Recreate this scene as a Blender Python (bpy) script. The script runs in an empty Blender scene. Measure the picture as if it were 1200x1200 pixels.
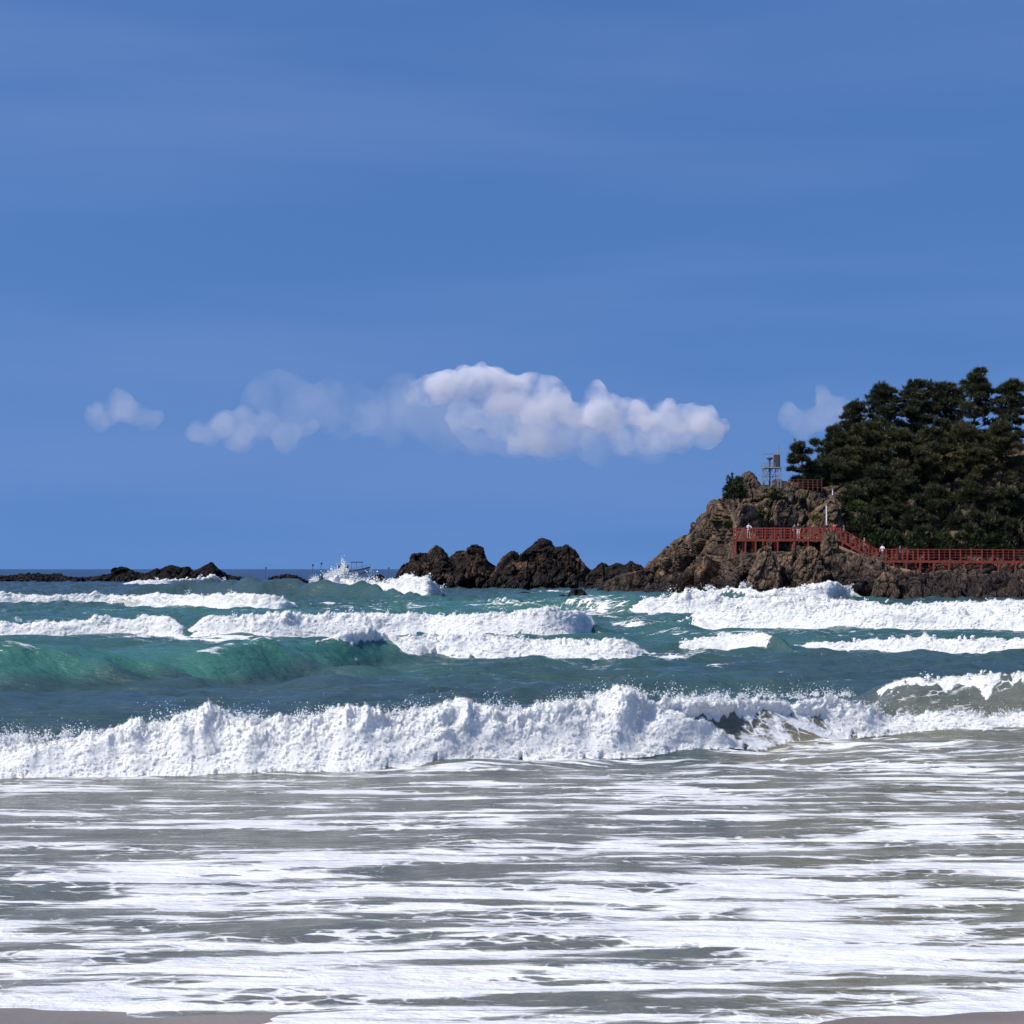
import bpy, bmesh, math, random
import numpy as np
from mathutils import Vector, Matrix

random.seed(7)
RS = np.random.RandomState(11)
sc = bpy.context.scene
col = sc.collection

# ------------------------------------------------------------------ camera model
F = 2000.0            # focal length in 1200-px frame units
CAMZ = 3.0
PITCH = math.atan(67.0 / F)

def P(px, py, Y):
    """world point seen at 1200-px image position (px,py), at distance Y"""
    dx = (px - 600.0) / F; dz = -(py - 600.0) / F
    yy = math.cos(PITCH) - dz * math.sin(PITCH)
    zz = dz * math.cos(PITCH) + math.sin(PITCH)
    t = Y / yy
    return Vector((dx * t, Y, CAMZ + zz * t))

def Pn(px, py, Y):
    dx = (px - 600.0) / F; dz = -(py - 600.0) / F
    yy = math.cos(PITCH) - dz * math.sin(PITCH)
    zz = dz * math.cos(PITCH) + math.sin(PITCH)
    t = Y / yy
    return dx * t, Y + 0 * t, CAMZ + zz * t

cam_d = bpy.data.cameras.new('camera'); cam = bpy.data.objects.new('camera', cam_d)
col.objects.link(cam); sc.camera = cam
cam.location = (0, 0, CAMZ); cam.rotation_euler = (math.pi / 2 + PITCH, 0, 0)
cam_d.sensor_width = 36; cam_d.lens = 36 * F / 1200.0
cam_d.clip_start = 0.1; cam_d.clip_end = 80000

# ------------------------------------------------------------------ noise
_G3 = RS.normal(size=(256, 3)); _G3 /= np.linalg.norm(_G3, axis=1)[:, None]
_PM = np.concatenate([RS.permutation(256)] * 3).astype(np.int64)

def _fade(t): return t * t * t * (t * (t * 6 - 15) + 10)

def perlin3(x, y, z):
    x = np.asarray(x, float); y = np.asarray(y, float) + 0 * x; z = np.asarray(z, float) + 0 * x
    xi = np.floor(x).astype(np.int64); yi = np.floor(y).astype(np.int64); zi = np.floor(z).astype(np.int64)
    fx, fy, fz = x - xi, y - yi, z - zi
    u, v, w = _fade(fx), _fade(fy), _fade(fz)
    xi &= 255; yi &= 255; zi &= 255
    res = 0
    for a in (0, 1):
        wa = u if a else 1 - u
        pa = _PM[xi + a]
        for b in (0, 1):
            wb = v if b else 1 - v
            pb = _PM[pa + yi + b]
            for c in (0, 1):
                wc = w if c else 1 - w
                g = _G3[_PM[pb + zi + c]]
                res = res + wa * wb * wc * (g[..., 0] * (fx - a) + g[..., 1] * (fy - b) + g[..., 2] * (fz - c))
    return res * 1.5

def perlin2(x, y, s=0.37):
    x = np.asarray(x, float); y = np.asarray(y, float)
    x, y = np.broadcast_arrays(x, y)
    xi = np.floor(x).astype(np.int64); yi = np.floor(y).astype(np.int64)
    fx, fy = x - xi, y - yi
    u, v = _fade(fx), _fade(fy)
    k = int(abs(s) * 1000) & 255
    xi &= 255; yi &= 255
    res = 0
    for a in (0, 1):
        wa = u if a else 1 - u
        pa = _PM[xi + a]
        for b in (0, 1):
            wb = v if b else 1 - v
            g = _G3[_PM[_PM[pa + yi + b] + k]]
            res = res + wa * wb * (g[..., 0] * (fx - a) + g[..., 1] * (fy - b))
    return res * 1.7

def fbm2(x, y, oct=4, s=0.1, gain=0.5):
    r = 0; a = 1
    for i in range(oct):
        r = r + a * perlin2(x * 2 ** i, y * 2 ** i, s + i * 0.031); a *= gain
    return r

def fbm3(x, y, z, oct=4, gain=0.5):
    r = 0; a = 1
    for i in range(oct):
        k = 2.03 ** i
        r = r + a * perlin3(x * k + 11.3 * i, y * k + 5.1 * i, z * k + 7.7 * i); a *= gain
    return r

def hash3(i, j, k, n=0):
    h = (i * 73856093) ^ (j * 19349663) ^ (k * 83492791) ^ (n * 2654435 + 977)
    h = (h ^ (h >> 13)) * 1274126177 & 0x7fffffff
    h = (h ^ (h >> 16)) * 668265263 & 0x7fffffff
    return ((h >> 8) & 0xffff) / 65535.0

def worley_block(x, y, z):
    """facetted block displacement, crack mask"""
    xi = np.floor(x).astype(np.int64); yi = np.floor(y).astype(np.int64); zi = np.floor(z).astype(np.int64)
    F1 = np.full(x.shape, 9.); F2 = np.full(x.shape, 9.)
    val = np.zeros(x.shape)
    for a in (-1, 0, 1):
        for b in (-1, 0, 1):
            for c in (-1, 0, 1):
                ci, cj, ck = xi + a, yi + b, zi + c
                cx = ci + hash3(ci, cj, ck, 1); cy = cj + hash3(ci, cj, ck, 2); cz = ck + hash3(ci, cj, ck, 3)
                dx, dy, dz = x - cx, y - cy, z - cz
                d = 0.65 * np.maximum(np.maximum(np.abs(dx), np.abs(dy)), np.abs(dz)) + 0.38 * np.sqrt(dx * dx + dy * dy + dz * dz)
                nx = hash3(ci, cj, ck, 4) * 2 - 1; ny = hash3(ci, cj, ck, 5) * 2 - 1; nz = hash3(ci, cj, ck, 6) * 2 - 1
                v = hash3(ci, cj, ck, 7) - .5 + (nx * dx + ny * dy + nz * dz) * 0.9
                near = d < F1
                F2 = np.where(near, F1, np.minimum(F2, d))
                val = np.where(near, v, val)
                F1 = np.where(near, d, F1)
    return val, np.clip((F2 - F1) / 0.12, 0, 1)

def sstep(a, b, x):
    t = np.clip((x - a) / (b - a), 0, 1); return t * t * (3 - 2 * t)

def grid_normals(X, Y, Z):
    a = np.stack([np.gradient(X, axis=1), np.gradient(Y, axis=1), np.gradient(Z, axis=1)], -1)
    b = np.stack([np.gradient(X, axis=0), np.gradient(Y, axis=0), np.gradient(Z, axis=0)], -1)
    n = np.cross(a, b); L = np.linalg.norm(n, axis=-1, keepdims=True); L[L == 0] = 1
    return n / L

# ------------------------------------------------------------------ scene helpers
def link(name, me, mat=None, parent=None):
    o = bpy.data.objects.new(name, me); col.objects.link(o)
    if mat is not None: me.materials.append(mat)
    if parent is not None: o.parent = parent
    return o

def tag(o, label=None, cat=None, group=None, kind=None):
    if label: o['label'] = label
    if cat: o['category'] = cat
    if group: o['group'] = group
    if kind: o['kind'] = kind
    return o

def empty(name, loc, label, cat, group=None):
    o = bpy.data.objects.new(name, None); col.objects.link(o); o.location = loc
    o.empty_display_size = 0.3
    return tag(o, label, cat, group)

def np_mesh(name, verts, faces, smooth=True):
    """verts Nx3, faces Mx4 or Mx3 array"""
    me = bpy.data.meshes.new(name)
    n, m, k = len(verts), len(faces), faces.shape[1]
    me.vertices.add(n); me.vertices.foreach_set('co', np.asarray(verts, np.float32).ravel())
    me.loops.add(m * k); me.loops.foreach_set('vertex_index', np.asarray(faces, np.int32).ravel())
    me.polygons.add(m)
    me.polygons.foreach_set('loop_start', np.arange(0, m * k, k, dtype=np.int32))
    me.polygons.foreach_set('loop_total', np.full(m, k, np.int32))
    me.polygons.foreach_set('use_smooth', np.full(m, smooth, bool))
    me.update(calc_edges=True)
    return me

def grid_faces(nr, nc, wrap=False):
    i = np.arange(nr - 1)[:, None]; j = np.arange(nc - 1 if not wrap else nc)[None, :]
    j2 = (j + 1) % nc
    return np.stack([i * nc + j, i * nc + j2, (i + 1) * nc + j2, (i + 1) * nc + j], -1).reshape(-1, 4)

def attr(me, name, data):
    a = me.attributes.new(name, 'FLOAT', 'POINT'); a.data.foreach_set('value', np.asarray(data, np.float32).ravel())

class MB:
    """collects simple shapes into one mesh"""
    def __init__(s): s.v = []; s.f = []
    def add(s, vs, fs):
        k = len(s.v); s.v += [tuple(v) for v in vs]; s.f += [tuple(k + i for i in f) for f in fs]; return s
    def box(s, c, d, rot=None):
        hx, hy, hz = d[0] / 2, d[1] / 2, d[2] / 2
        vs = [Vector((x, y, z)) for x in (-hx, hx) for y in (-hy, hy) for z in (-hz, hz)]
        if rot is not None: vs = [rot @ v for v in vs]
        c = Vector(c)
        return s.add([v + c for v in vs], [(0, 1, 3, 2), (4, 6, 7, 5), (0, 4, 5, 1), (2, 3, 7, 6), (0, 2, 6, 4), (1, 5, 7, 3)])
    def bar(s, a, b, w, h=None):
        a = Vector(a); b = Vector(b); h = h or w
        d = (b - a); L = d.length
        q = d.to_track_quat('Y', 'Z').to_matrix()
        return s.box((a + b) / 2, (w, L, h), q)
    def tube(s, pts, rad, n=7):
        rings = []
        for i, p in enumerate(pts):
            p = Vector(p)
            d = (Vector(pts[min(i + 1, len(pts) - 1)]) - Vector(pts[max(i - 1, 0)]))
            q = d.to_track_quat('Z', 'Y').to_matrix()
            r = rad[i] if hasattr(rad, '__len__') else rad
            rings.append([p + q @ Vector((math.cos(2 * math.pi * k / n) * r, math.sin(2 * math.pi * k / n) * r, 0)) for k in range(n)])
        vs = [v for r in rings for v in r]
        fs = [(i * n + k, i * n + (k + 1) % n, (i + 1) * n + (k + 1) % n, (i + 1) * n + k) for i in range(len(pts) - 1) for k in range(n)]
        fs += [tuple(range(n))[::-1], tuple((len(pts) - 1) * n + k for k in range(n))]
        return s.add(vs, fs)
    def loft(s, rings):
        n = len(rings[0]); vs = [v for r in rings for v in r]
        fs = [(i * n + k, i * n + (k + 1) % n, (i + 1) * n + (k + 1) % n, (i + 1) * n + k) for i in range(len(rings) - 1) for k in range(n)]
        fs += [tuple(range(n))[::-1], tuple((len(rings) - 1) * n + k for k in range(n))]
        return s.add(vs, fs)
    def build(s, name, mat, parent=None, smooth=False, bevel=0):
        me = bpy.data.meshes.new(name); me.from_pydata(s.v, [], s.f); me.update()
        bm = bmesh.new(); bm.from_mesh(me); bmesh.ops.recalc_face_normals(bm, faces=bm.faces); bm.to_mesh(me); bm.free()
        if smooth: me.polygons.foreach_set('use_smooth', [True] * len(me.polygons))
        o = link(name, me, mat, parent)
        if bevel:
            b = o.modifiers.new('bevel', 'BEVEL'); b.width = bevel; b.segments = 2
        return o

# ------------------------------------------------------------------ materials
class NT:
    def __init__(s, name, world=False):
        if world:
            s.m = bpy.data.worlds.new(name)
        else:
            s.m = bpy.data.materials.new(name)
        s.m.use_nodes = True; s.t = s.m.node_tree; s.t.nodes.clear()
    def n(s, typ, **kw):
        nd = s.t.nodes.new(typ)
        for k, v in kw.items():
            if k.startswith('i_'):
                nd.inputs[k[2:].replace('_', ' ')].default_value = v
            else: setattr(nd, k, v)
        return nd
    def l(s, a, b): s.t.links.new(a, b)
    def noise(s, vec, scale, detail=4, rough=0.55, dist=0):
        nd = s.n('ShaderNodeTexNoise'); nd.inputs['Scale'].default_value = scale; nd.inputs['Detail'].default_value = detail
        nd.inputs['Roughness'].default_value = rough; nd.inputs['Distortion'].default_value = dist
        if vec is not None: s.l(vec, nd.inputs['Vector'])
        return nd.outputs['Fac']
    def ramp(s, fac, stops):
        r = s.n('ShaderNodeValToRGB'); e = r.color_ramp.elements
        while len(e) < len(stops): e.new(0.5)
        for el, (p, c) in zip(e, stops):
            el.position = p; el.color = c if len(c) == 4 else (*c, 1)
        s.l(fac, r.inputs['Fac']); return r.outputs['Color']
    def mix(s, fac, a, b, mode='MIX'):
        m = s.n('ShaderNodeMix', data_type='RGBA', blend_type=mode, clamp_result=False)
        for v, i in ((fac, 0), (a, 6), (b, 7)):
            if hasattr(v, 'is_linked') or isinstance(v, bpy.types.NodeSocket): s.l(v, m.inputs[i])
            elif i == 0: m.inputs[0].default_value = v
            else: m.inputs[i].default_value = (*v, 1) if len(v) == 3 else v
        return m.outputs[2]
    def math(s, op, a, b=0, c=None, clamp=False):
        m = s.n('ShaderNodeMath', operation=op, use_clamp=clamp)
        for i, v in enumerate((a, b) if c is None else (a, b, c)):
            if isinstance(v, bpy.types.NodeSocket): s.l(v, m.inputs[i])
            else: m.inputs[i].default_value = v
        return m.outputs[0]
    def mrange(s, v, a, b, c=0, d=1, smooth=True):
        m = s.n('ShaderNodeMapRange', interpolation_type='SMOOTHSTEP' if smooth else 'LINEAR')
        s.l(v, m.inputs[0])
        for i, k in enumerate((a, b, c, d)):
            if isinstance(k, bpy.types.NodeSocket): s.l(k, m.inputs[i + 1])
            else: m.inputs[i + 1].default_value = k
        return m.outputs[0]
    def mapping(s, vec, scale=(1, 1, 1), rot=(0, 0, 0), loc=(0, 0, 0)):
        m = s.n('ShaderNodeMapping'); s.l(vec, m.inputs['Vector'])
        m.inputs['Scale'].default_value = scale; m.inputs['Rotation'].default_value = rot; m.inputs['Location'].default_value = loc
        return m.outputs[0]
    def pos(s): return s.n('ShaderNodeNewGeometry').outputs['Position']
    def attr(s, name):
        return s.n('ShaderNodeAttribute', attribute_name=name).outputs['Fac']
    def bump(s, h, strength, dist, nrm=None):
        b = s.n('ShaderNodeBump'); b.inputs['Strength'].default_value = strength; b.inputs['Distance'].default_value = dist
        s.l(h, b.inputs['Height'])
        if nrm is not None: s.l(nrm, b.inputs['Normal'])
        return b.outputs['Normal']
    def pbsdf(s, color, rough=0.8, nrm=None, **kw):
        p = s.n('ShaderNodeBsdfPrincipled')
        for key, v in (('Base Color', color), ('Roughness', rough)):
            if isinstance(v, bpy.types.NodeSocket): s.l(v, p.inputs[key])
            else: p.inputs[key].default_value = (*v, 1) if hasattr(v, '__len__') else v
        for k, v in kw.items():
            k = k.replace('_', ' ')
            if isinstance(v, bpy.types.NodeSocket): s.l(v, p.inputs[k])
            else: p.inputs[k].default_value = v
        if nrm is not None: s.l(nrm, p.inputs['Normal'])
        return p.outputs[0]
    def out(s, sh):
        o = s.n('ShaderNodeOutputMaterial'); s.l(sh, o.inputs['Surface']); return s.m

def paint(name, c, rough=0.5, var=0.25, scale=3.0, **kw):
    t = NT(name); tc = t.n('ShaderNodeTexCoord').outputs['Object']
    n = t.noise(tc, scale, 5, 0.6)
    cc = t.ramp(n, [(0.3, tuple(x * (1 - var) for x in c)), (0.7, tuple(min(1, x * (1 + var)) for x in c))])
    return t.out(t.pbsdf(cc, rough, t.bump(n, 0.2, 0.01), **kw))

def mat_rock(name, dark, mid, light, green=0.0, wet_top=1.6, patch=None):
    t = NT(name); p = t.pos()
    pw = t.mapping(p, (1, 1, 0.6))
    big = t.noise(pw, 0.35, 5, 0.6, 0.4)
    med = t.noise(pw, 1.6, 6, 0.65, 0.3)
    fine = t.noise(p, 7.0, 6, 0.7)
    c = t.ramp(med, [(0.28, dark), (0.5, mid), (0.72, light)])
    c2 = t.ramp(big, [(0.35, (0.55, 0.55, 0.6)), (0.62, (1.15, 1.05, 0.9))])
    c = t.mix(1.0, c, c2, 'MULTIPLY')
    if patch:  # warm patches: rust tone plus sunlit facets put into the colour
        pn = t.noise(p, 0.28, 5, 0.65, 0.8)
        c = t.mix(t.math('MULTIPLY', t.mrange(pn, 0.55, 0.64), .75), c, patch)
    sp = t.ramp(fine, [(0.35, (0.6, 0.6, 0.6)), (0.65, (1.3, 1.3, 1.3))])
    c = t.mix(0.8, c, sp, 'MULTIPLY')
    # cracks: dark thin joints in the stone
    v = t.n('ShaderNodeTexVoronoi', feature='DISTANCE_TO_EDGE'); v.inputs['Scale'].default_value = 0.9
    wp = t.mix(0.35, p, t.n('ShaderNodeTexNoise', i_Scale=1.2, i_Detail=3.0).outputs['Color'], 'ADD')
    t.l(t.mapping(wp, (1, 1, 0.55), (0.3, 0.4, 0)), v.inputs['Vector'])
    cr = t.mrange(v.outputs['Distance'], 0.0, 0.06)
    c = t.mix(cr, t.mix(1.0, c, (0.35, 0.33, 0.33), 'MULTIPLY'), c)
    sep = t.n('ShaderNodeSeparateXYZ'); t.l(p, sep.inputs[0])
    nz = t.n('ShaderNodeSeparateXYZ'); t.l(t.n('ShaderNodeNewGeometry').outputs['Normal'], nz.inputs[0])
    if green:
        g = t.noise(p, 0.45, 5, 0.6)
        up = t.math('MULTIPLY', t.mrange(nz.outputs[2], 0.25, 0.75), t.mrange(g, 0.46, 0.58))
        hi = t.math('MULTIPLY', up, t.mrange(sep.outputs[2], 3.5, 5.5))
        gc = t.ramp(fine, [(0.3, (0.035, 0.045, 0.012)), (0.7, (0.13, 0.13, 0.035))])
        c = t.mix(t.math('MULTIPLY', hi, green), c, gc)
    # tide-wet band
    wz = t.math('ADD', sep.outputs[2], t.math('MULTIPLY', t.math('SUBTRACT', big, 0.5), 4.0))
    wet = t.mrange(wz, wet_top + 1.2, wet_top - 0.8)
    c = t.mix(wet, c, t.mix(1.0, c, (0.30, 0.28, 0.30), 'MULTIPLY'))
    rough = t.mrange(wet, 0, 1, 0.85, 0.45, False)
    h = t.math('ADD', t.math('MULTIPLY', med, 0.7), t.math('MULTIPLY', fine, 0.18))
    n = t.bump(h, 1.0, 0.35)
    n = t.bump(cr, 0.6, 0.1, n)
    return t.out(t.pbsdf(c, rough, n, Specular_IOR_Level=0.25))

M = {}
M['rock'] = mat_rock('headland_rock', (0.030, 0.022, 0.020), (0.10, 0.070, 0.054), (0.33, 0.235, 0.175), 0.6, 2.3)
M['rock_light'] = mat_rock('tan_boulder_rock', (0.05, 0.036, 0.027), (0.14, 0.10, 0.072), (0.30, 0.215, 0.15), 0.3, 1.2)
M['rock_dark'] = mat_rock('dark_lava_rock', (0.007, 0.005, 0.005), (0.016, 0.011, 0.010), (0.065, 0.040, 0.028), 0, 1.4, patch=(0.16, 0.095, 0.058))
M['rock_black'] = mat_rock('black_reef_rock', (0.004, 0.003, 0.004), (0.010, 0.007, 0.007), (0.03, 0.02, 0.016), 0, 1.4)

def mat_water():
    t = NT('sea_water'); p = t.pos()
    foam = t.attr('foam'); sand = t.attr('sand'); far = t.attr('far'); teal = t.attr('teal')
    ps = t.mapping(p, (0.45, 1, 1))
    big = t.noise(ps, 0.25, 3)
    c = t.mix(teal, (0.046, 0.080, 0.086), (0.055, 0.175, 0.140))
    c = t.mix(t.mrange(big, 0.35, 0.65, 0, 0.3), c, (0.015, 0.055, 0.052))
    c = t.mix(sand, c, (0.21, 0.19, 0.13))
    c = t.mix(far, c, (0.018, 0.040, 0.085))
    # foam lace
    wn = t.n('ShaderNodeTexNoise'); wn.inputs['Scale'].default_value = 1.1; wn.inputs['Detail'].default_value = 4; t.l(p, wn.inputs['Vector'])
    wp = t.mix(0.55, p, wn.outputs['Color'], 'ADD')
    v1 = t.n('ShaderNodeTexVoronoi', feature='DISTANCE_TO_EDGE'); v1.inputs['Scale'].default_value = 1.3
    t.l(t.mapping(wp, (0.4, 1.0, 1.0)), v1.inputs['Vector'])
    v2 = t.n('ShaderNodeTexVoronoi', feature='DISTANCE_TO_EDGE'); v2.inputs['Scale'].default_value = 5.5
    t.l(t.mapping(wp, (0.5, 1.0, 1.0)), v2.inputs['Vector'])
    n1 = t.noise(t.mapping(p, (0.3, 1, 1)), 1.9, 8, 0.65, 0.4)
    wsh = t.attr('wash')
    lace = t.math('MINIMUM', t.math('MULTIPLY', v1.outputs['Distance'], 1.5), t.math('MULTIPLY', v2.outputs['Distance'], 2.2))
    n2 = t.noise(t.mapping(p, (0.16, 1, 1)), 3.2, 8, 0.62, 0.6)
    nn = t.math('ADD', t.math('MULTIPLY', t.math('SUBTRACT', n1, 0.5), t.mrange(wsh, 0, 1, 1.5, 1.0, False)), t.math('MULTIPLY', t.math('MULTIPLY', t.math('SUBTRACT', n2, 0.5), wsh), 1.5))
    val = t.math('ADD', t.math('MULTIPLY', lace, t.mrange(wsh, 0, 1, 0.9, 0.45, False)), nn)
    # val small -> foam ; threshold grows with the foam attribute
    thr = t.mrange(foam, 0, 1, -0.42, 1.0, False)
    fm = t.mrange(t.math('SUBTRACT', thr, val), -0.05, 0.12)
    fm = t.math('MULTIPLY', fm, t.mrange(foam, 0.02, 0.12))
    fc = t.ramp(n1, [(0.35, (0.70, 0.71, 0.71)), (0.6, (0.87, 0.865, 0.85))])
    col_ = t.mix(fm, c, fc)
    rip = t.noise(t.mapping(p, (0.45, 1.1, 1)), 3.0, 7, 0.62, 0.3)
    rip2 = t.noise(t.mapping(p, (0.5, 1.2, 1), (0, 0, 0.3)), 0.7, 4, 0.6)
    nb = t.bump(rip, 0.9, 0.16)
    nb = t.bump(rip2, 0.6, 0.35, nb)
    nb = t.bump(fm, 0.5, 0.03, nb)
    rough = t.math('ADD', t.math('MULTIPLY', fm, 0.75), t.mrange(far, 0, 1, 0.12, 0.30, False), clamp=True)
    bs = t.pbsdf(col_, rough, nb, IOR=1.33)
    return t.out(bs)
M['water'] = mat_water()

def mat_foam(name, fs):
    t = NT(name); p = t.pos()
    a = t.noise(p, 1.1 * fs, 6, 0.62, 0.4); b = t.noise(p, 6.0 * fs, 6, 0.7, 0.3); b2 = t.noise(p, 2.6 * fs, 4, 0.6, 1.2)
    c = t.ramp(a, [(0.3, (0.74, 0.74, 0.72)), (0.45, (0.87, 0.865, 0.84)), (0.7, (0.93, 0.92, 0.89))])
    v = t.n('ShaderNodeTexVoronoi', feature='SMOOTH_F1'); v.inputs['Scale'].default_value = 3.0 * fs
    t.l(p, v.inputs['Vector'])
    n = t.bump(a, 0.25, 0.3 / fs)
    n = t.bump(b2, 0.3, 0.1 / fs, n)
    n = t.bump(b, 0.3, 0.05 / fs, n)
    s = t.pbsdf(c, 0.9, n, Specular_IOR_Level=0.15)
    tr = t.n('ShaderNodeBsdfTranslucent'); tr.inputs['Color'].default_value = (0.85, 0.88, 0.9, 1); t.l(n, tr.inputs['Normal'])
    mx = t.n('ShaderNodeMixShader'); mx.inputs[0].default_value = 0.30
    t.l(s, mx.inputs[1]); t.l(tr.outputs[0], mx.inputs[2])
    return t.out(mx.outputs[0])
def mat_froth(name, sc_):
    t = NT(name); p = t.pos()
    n = t.math('ADD', t.math('MULTIPLY', t.noise(p, sc_, 5, 0.7, 0.2), .6), t.math('MULTIPLY', t.noise(p, sc_ * .22, 4, 0.6, 0.5), .4))
    thr = t.mrange(t.attr('shell'), 0.0, 1.2, 0.47, 0.66, False)
    al = t.mrange(t.math('SUBTRACT', n, thr), -0.01, 0.05)
    s = t.pbsdf((0.93, 0.92, 0.89), 0.95, None, Specular_IOR_Level=0.1)
    tr = t.n('ShaderNodeBsdfTranslucent'); tr.inputs['Color'].default_value = (0.9, 0.92, 0.93, 1)
    mx = t.n('ShaderNodeMixShader'); mx.inputs[0].default_value = 0.4
    t.l(s, mx.inputs[1]); t.l(tr.outputs[0], mx.inputs[2])
    tp = t.n('ShaderNodeBsdfTransparent'); m2 = t.n('ShaderNodeMixShader')
    t.l(al, m2.inputs[0]); t.l(tp.outputs[0], m2.inputs[1]); t.l(mx.outputs[0], m2.inputs[2])
    return t.out(m2.outputs[0])
M['froth_near'] = mat_froth('porous_froth_near', 16.0)
M['froth_mid'] = mat_froth('porous_froth_mid', 7.0)
M['froth_far'] = mat_froth('porous_froth_far', 3.2)
M['spray'] = paint('spray_drops', (0.85, 0.87, 0.88), 0.6, 0.02, 1)
M['foam_near'] = mat_foam('white_foam_near', 2.2)
M['foam_mid'] = mat_foam('white_foam_mid', 1.0)
M['foam_far'] = mat_foam('white_foam_far', 0.6)

def mat_sand():
    t = NT('wet_sand'); p = t.pos()
    n = t.noise(t.mapping(p, (0.4, 1, 1)), 0.8, 5); f = t.noise(p, 30, 5, 0.7)
    c = t.ramp(n, [(0.35, (0.16, 0.125, 0.09)), (0.65, (0.26, 0.21, 0.15))])
    c = t.mix(0.4, c, t.ramp(f, [(0.3, (0.6, 0.6, 0.6)), (0.7, (1.3, 1.3, 1.3))]), 'MULTIPLY')
    return t.out(t.pbsdf(c, 0.35, t.bump(f, 0.25, 0.01)))
M['sand'] = mat_sand()

def mat_leaf(name, a, b, sc_=1.0):
    t = NT(name); p = t.pos()
    n = t.noise(p, 0.9 * sc_, 4, 0.6); f = t.noise(p, 9, 2)
    c = t.ramp(n, [(0.32, a), (0.68, b)])
    c = t.mix(0.7, c, t.ramp(f, [(0.3, (0.6, 0.6, 0.6)), (0.7, (1.4, 1.4, 1.3))]), 'MULTIPLY')
    s = t.pbsdf(c, 0.55)
    tr = t.n('ShaderNodeBsdfTranslucent'); t.l(c, tr.inputs['Color'])
    mx = t.n('ShaderNodeMixShader'); mx.inputs[0].default_value = 0.22
    t.l(s, mx.inputs[1]); t.l(tr.outputs[0], mx.inputs[2])
    return t.out(mx.outputs[0])
M['pine'] = mat_leaf('pine_needles_dark', (0.015, 0.022, 0.008), (0.048, 0.054, 0.017))
M['pine2'] = mat_leaf('pine_needles_olive', (0.024, 0.029, 0.009), (0.085, 0.076, 0.024))
M['shrub_dark'] = mat_leaf('shrub_leaves_dark', (0.02, 0.035, 0.012), (0.06, 0.075, 0.022))
M['shrub_green'] = mat_leaf('shrub_leaves_green', (0.04, 0.065, 0.015), (0.12, 0.15, 0.035))
M['shrub_olive'] = mat_leaf('shrub_leaves_olive', (0.07, 0.065, 0.02), (0.19, 0.17, 0.05))
M['bark'] = paint('pine_bark', (0.07, 0.045, 0.032), 0.9, 0.4, 6)
M['red'] = paint('red_deck_paint', (0.27, 0.045, 0.028), 0.55, 0.3, 2.5)
M['redd'] = paint('brown_red_railing_paint', (0.13, 0.035, 0.026), 0.6, 0.3, 2.5)
M['plank'] = paint('deck_boards', (0.17, 0.06, 0.04), 0.7, 0.35, 4)
M['steel'] = paint('galvanised_steel', (0.33, 0.34, 0.36), 0.45, 0.2, 4, Metallic=0.4)
M['dsteel'] = paint('dark_steel', (0.06, 0.06, 0.07), 0.5, 0.2, 4)
M['brown'] = paint('brown_cabinet_paint', (0.09, 0.045, 0.03), 0.6, 0.25, 3)
M['white'] = paint('white_paint', (0.75, 0.75, 0.74), 0.4, 0.08, 3)
M['stone'] = paint('path_kerb_stone', (0.34, 0.235, 0.15), 0.9, 0.35, 2)
M['hullw'] = paint('white_hull_paint', (0.72, 0.72, 0.72), 0.35, 0.1, 1)
M['hullb'] = paint('navy_gunwale_paint', (0.02, 0.03, 0.06), 0.4, 0.2, 1)
M['hullr'] = paint('brown_hull_stripe_paint', (0.22, 0.10, 0.05), 0.5, 0.2, 1)
M['glass'] = paint('dark_window_glass', (0.02, 0.025, 0.03), 0.1, 0.1, 1)
M['flagr'] = paint('dark_flag_cloth', (0.03, 0.03, 0.035), 0.8, 0.1, 1)
M['float'] = paint('buoy_float_plastic', (0.65, 0.25, 0.05), 0.5, 0.1, 1)
M['skin'] = paint('skin', (0.48, 0.29, 0.2), 0.5, 0.08, 5)
M['hair'] = paint('black_hair', (0.015, 0.012, 0.01), 0.6, 0.2, 10)
M['cwhite'] = paint('white_cloth', (0.78, 0.78, 0.78), 0.9, 0.06, 5)
M['cblack'] = paint('black_cloth', (0.02, 0.02, 0.024), 0.9, 0.2, 5)
M['cred'] = paint('red_cloth', (0.45, 0.03, 0.035), 0.9, 0.15, 5)
M['cpink'] = paint('faded_pink_cloth', (0.40, 0.17, 0.13), 0.9, 0.15, 5)
M['cgrey'] = paint('grey_cloth', (0.10, 0.11, 0.14), 0.9, 0.15, 5)
M['cbeige'] = paint('beige_cloth', (0.45, 0.38, 0.3), 0.9, 0.15, 5)

# ------------------------------------------------------------------ light + sky
SUN = Vector((-0.62, -0.33, 0.80)).normalized()
sun_el = math.asin(SUN.z); sun_az = math.atan2(SUN.x, SUN.y)
sd = bpy.data.lights.new('sun', 'SUN'); so = bpy.data.objects.new('sun', sd); col.objects.link(so)
sd.energy = 4.6; sd.angle = math.radians(0.53); sd.color = (1.0, 0.95, 0.86)
so.rotation_euler = SUN.to_track_quat('Z', 'Y').to_euler()
so.location = (0, 0, 60)

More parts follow.
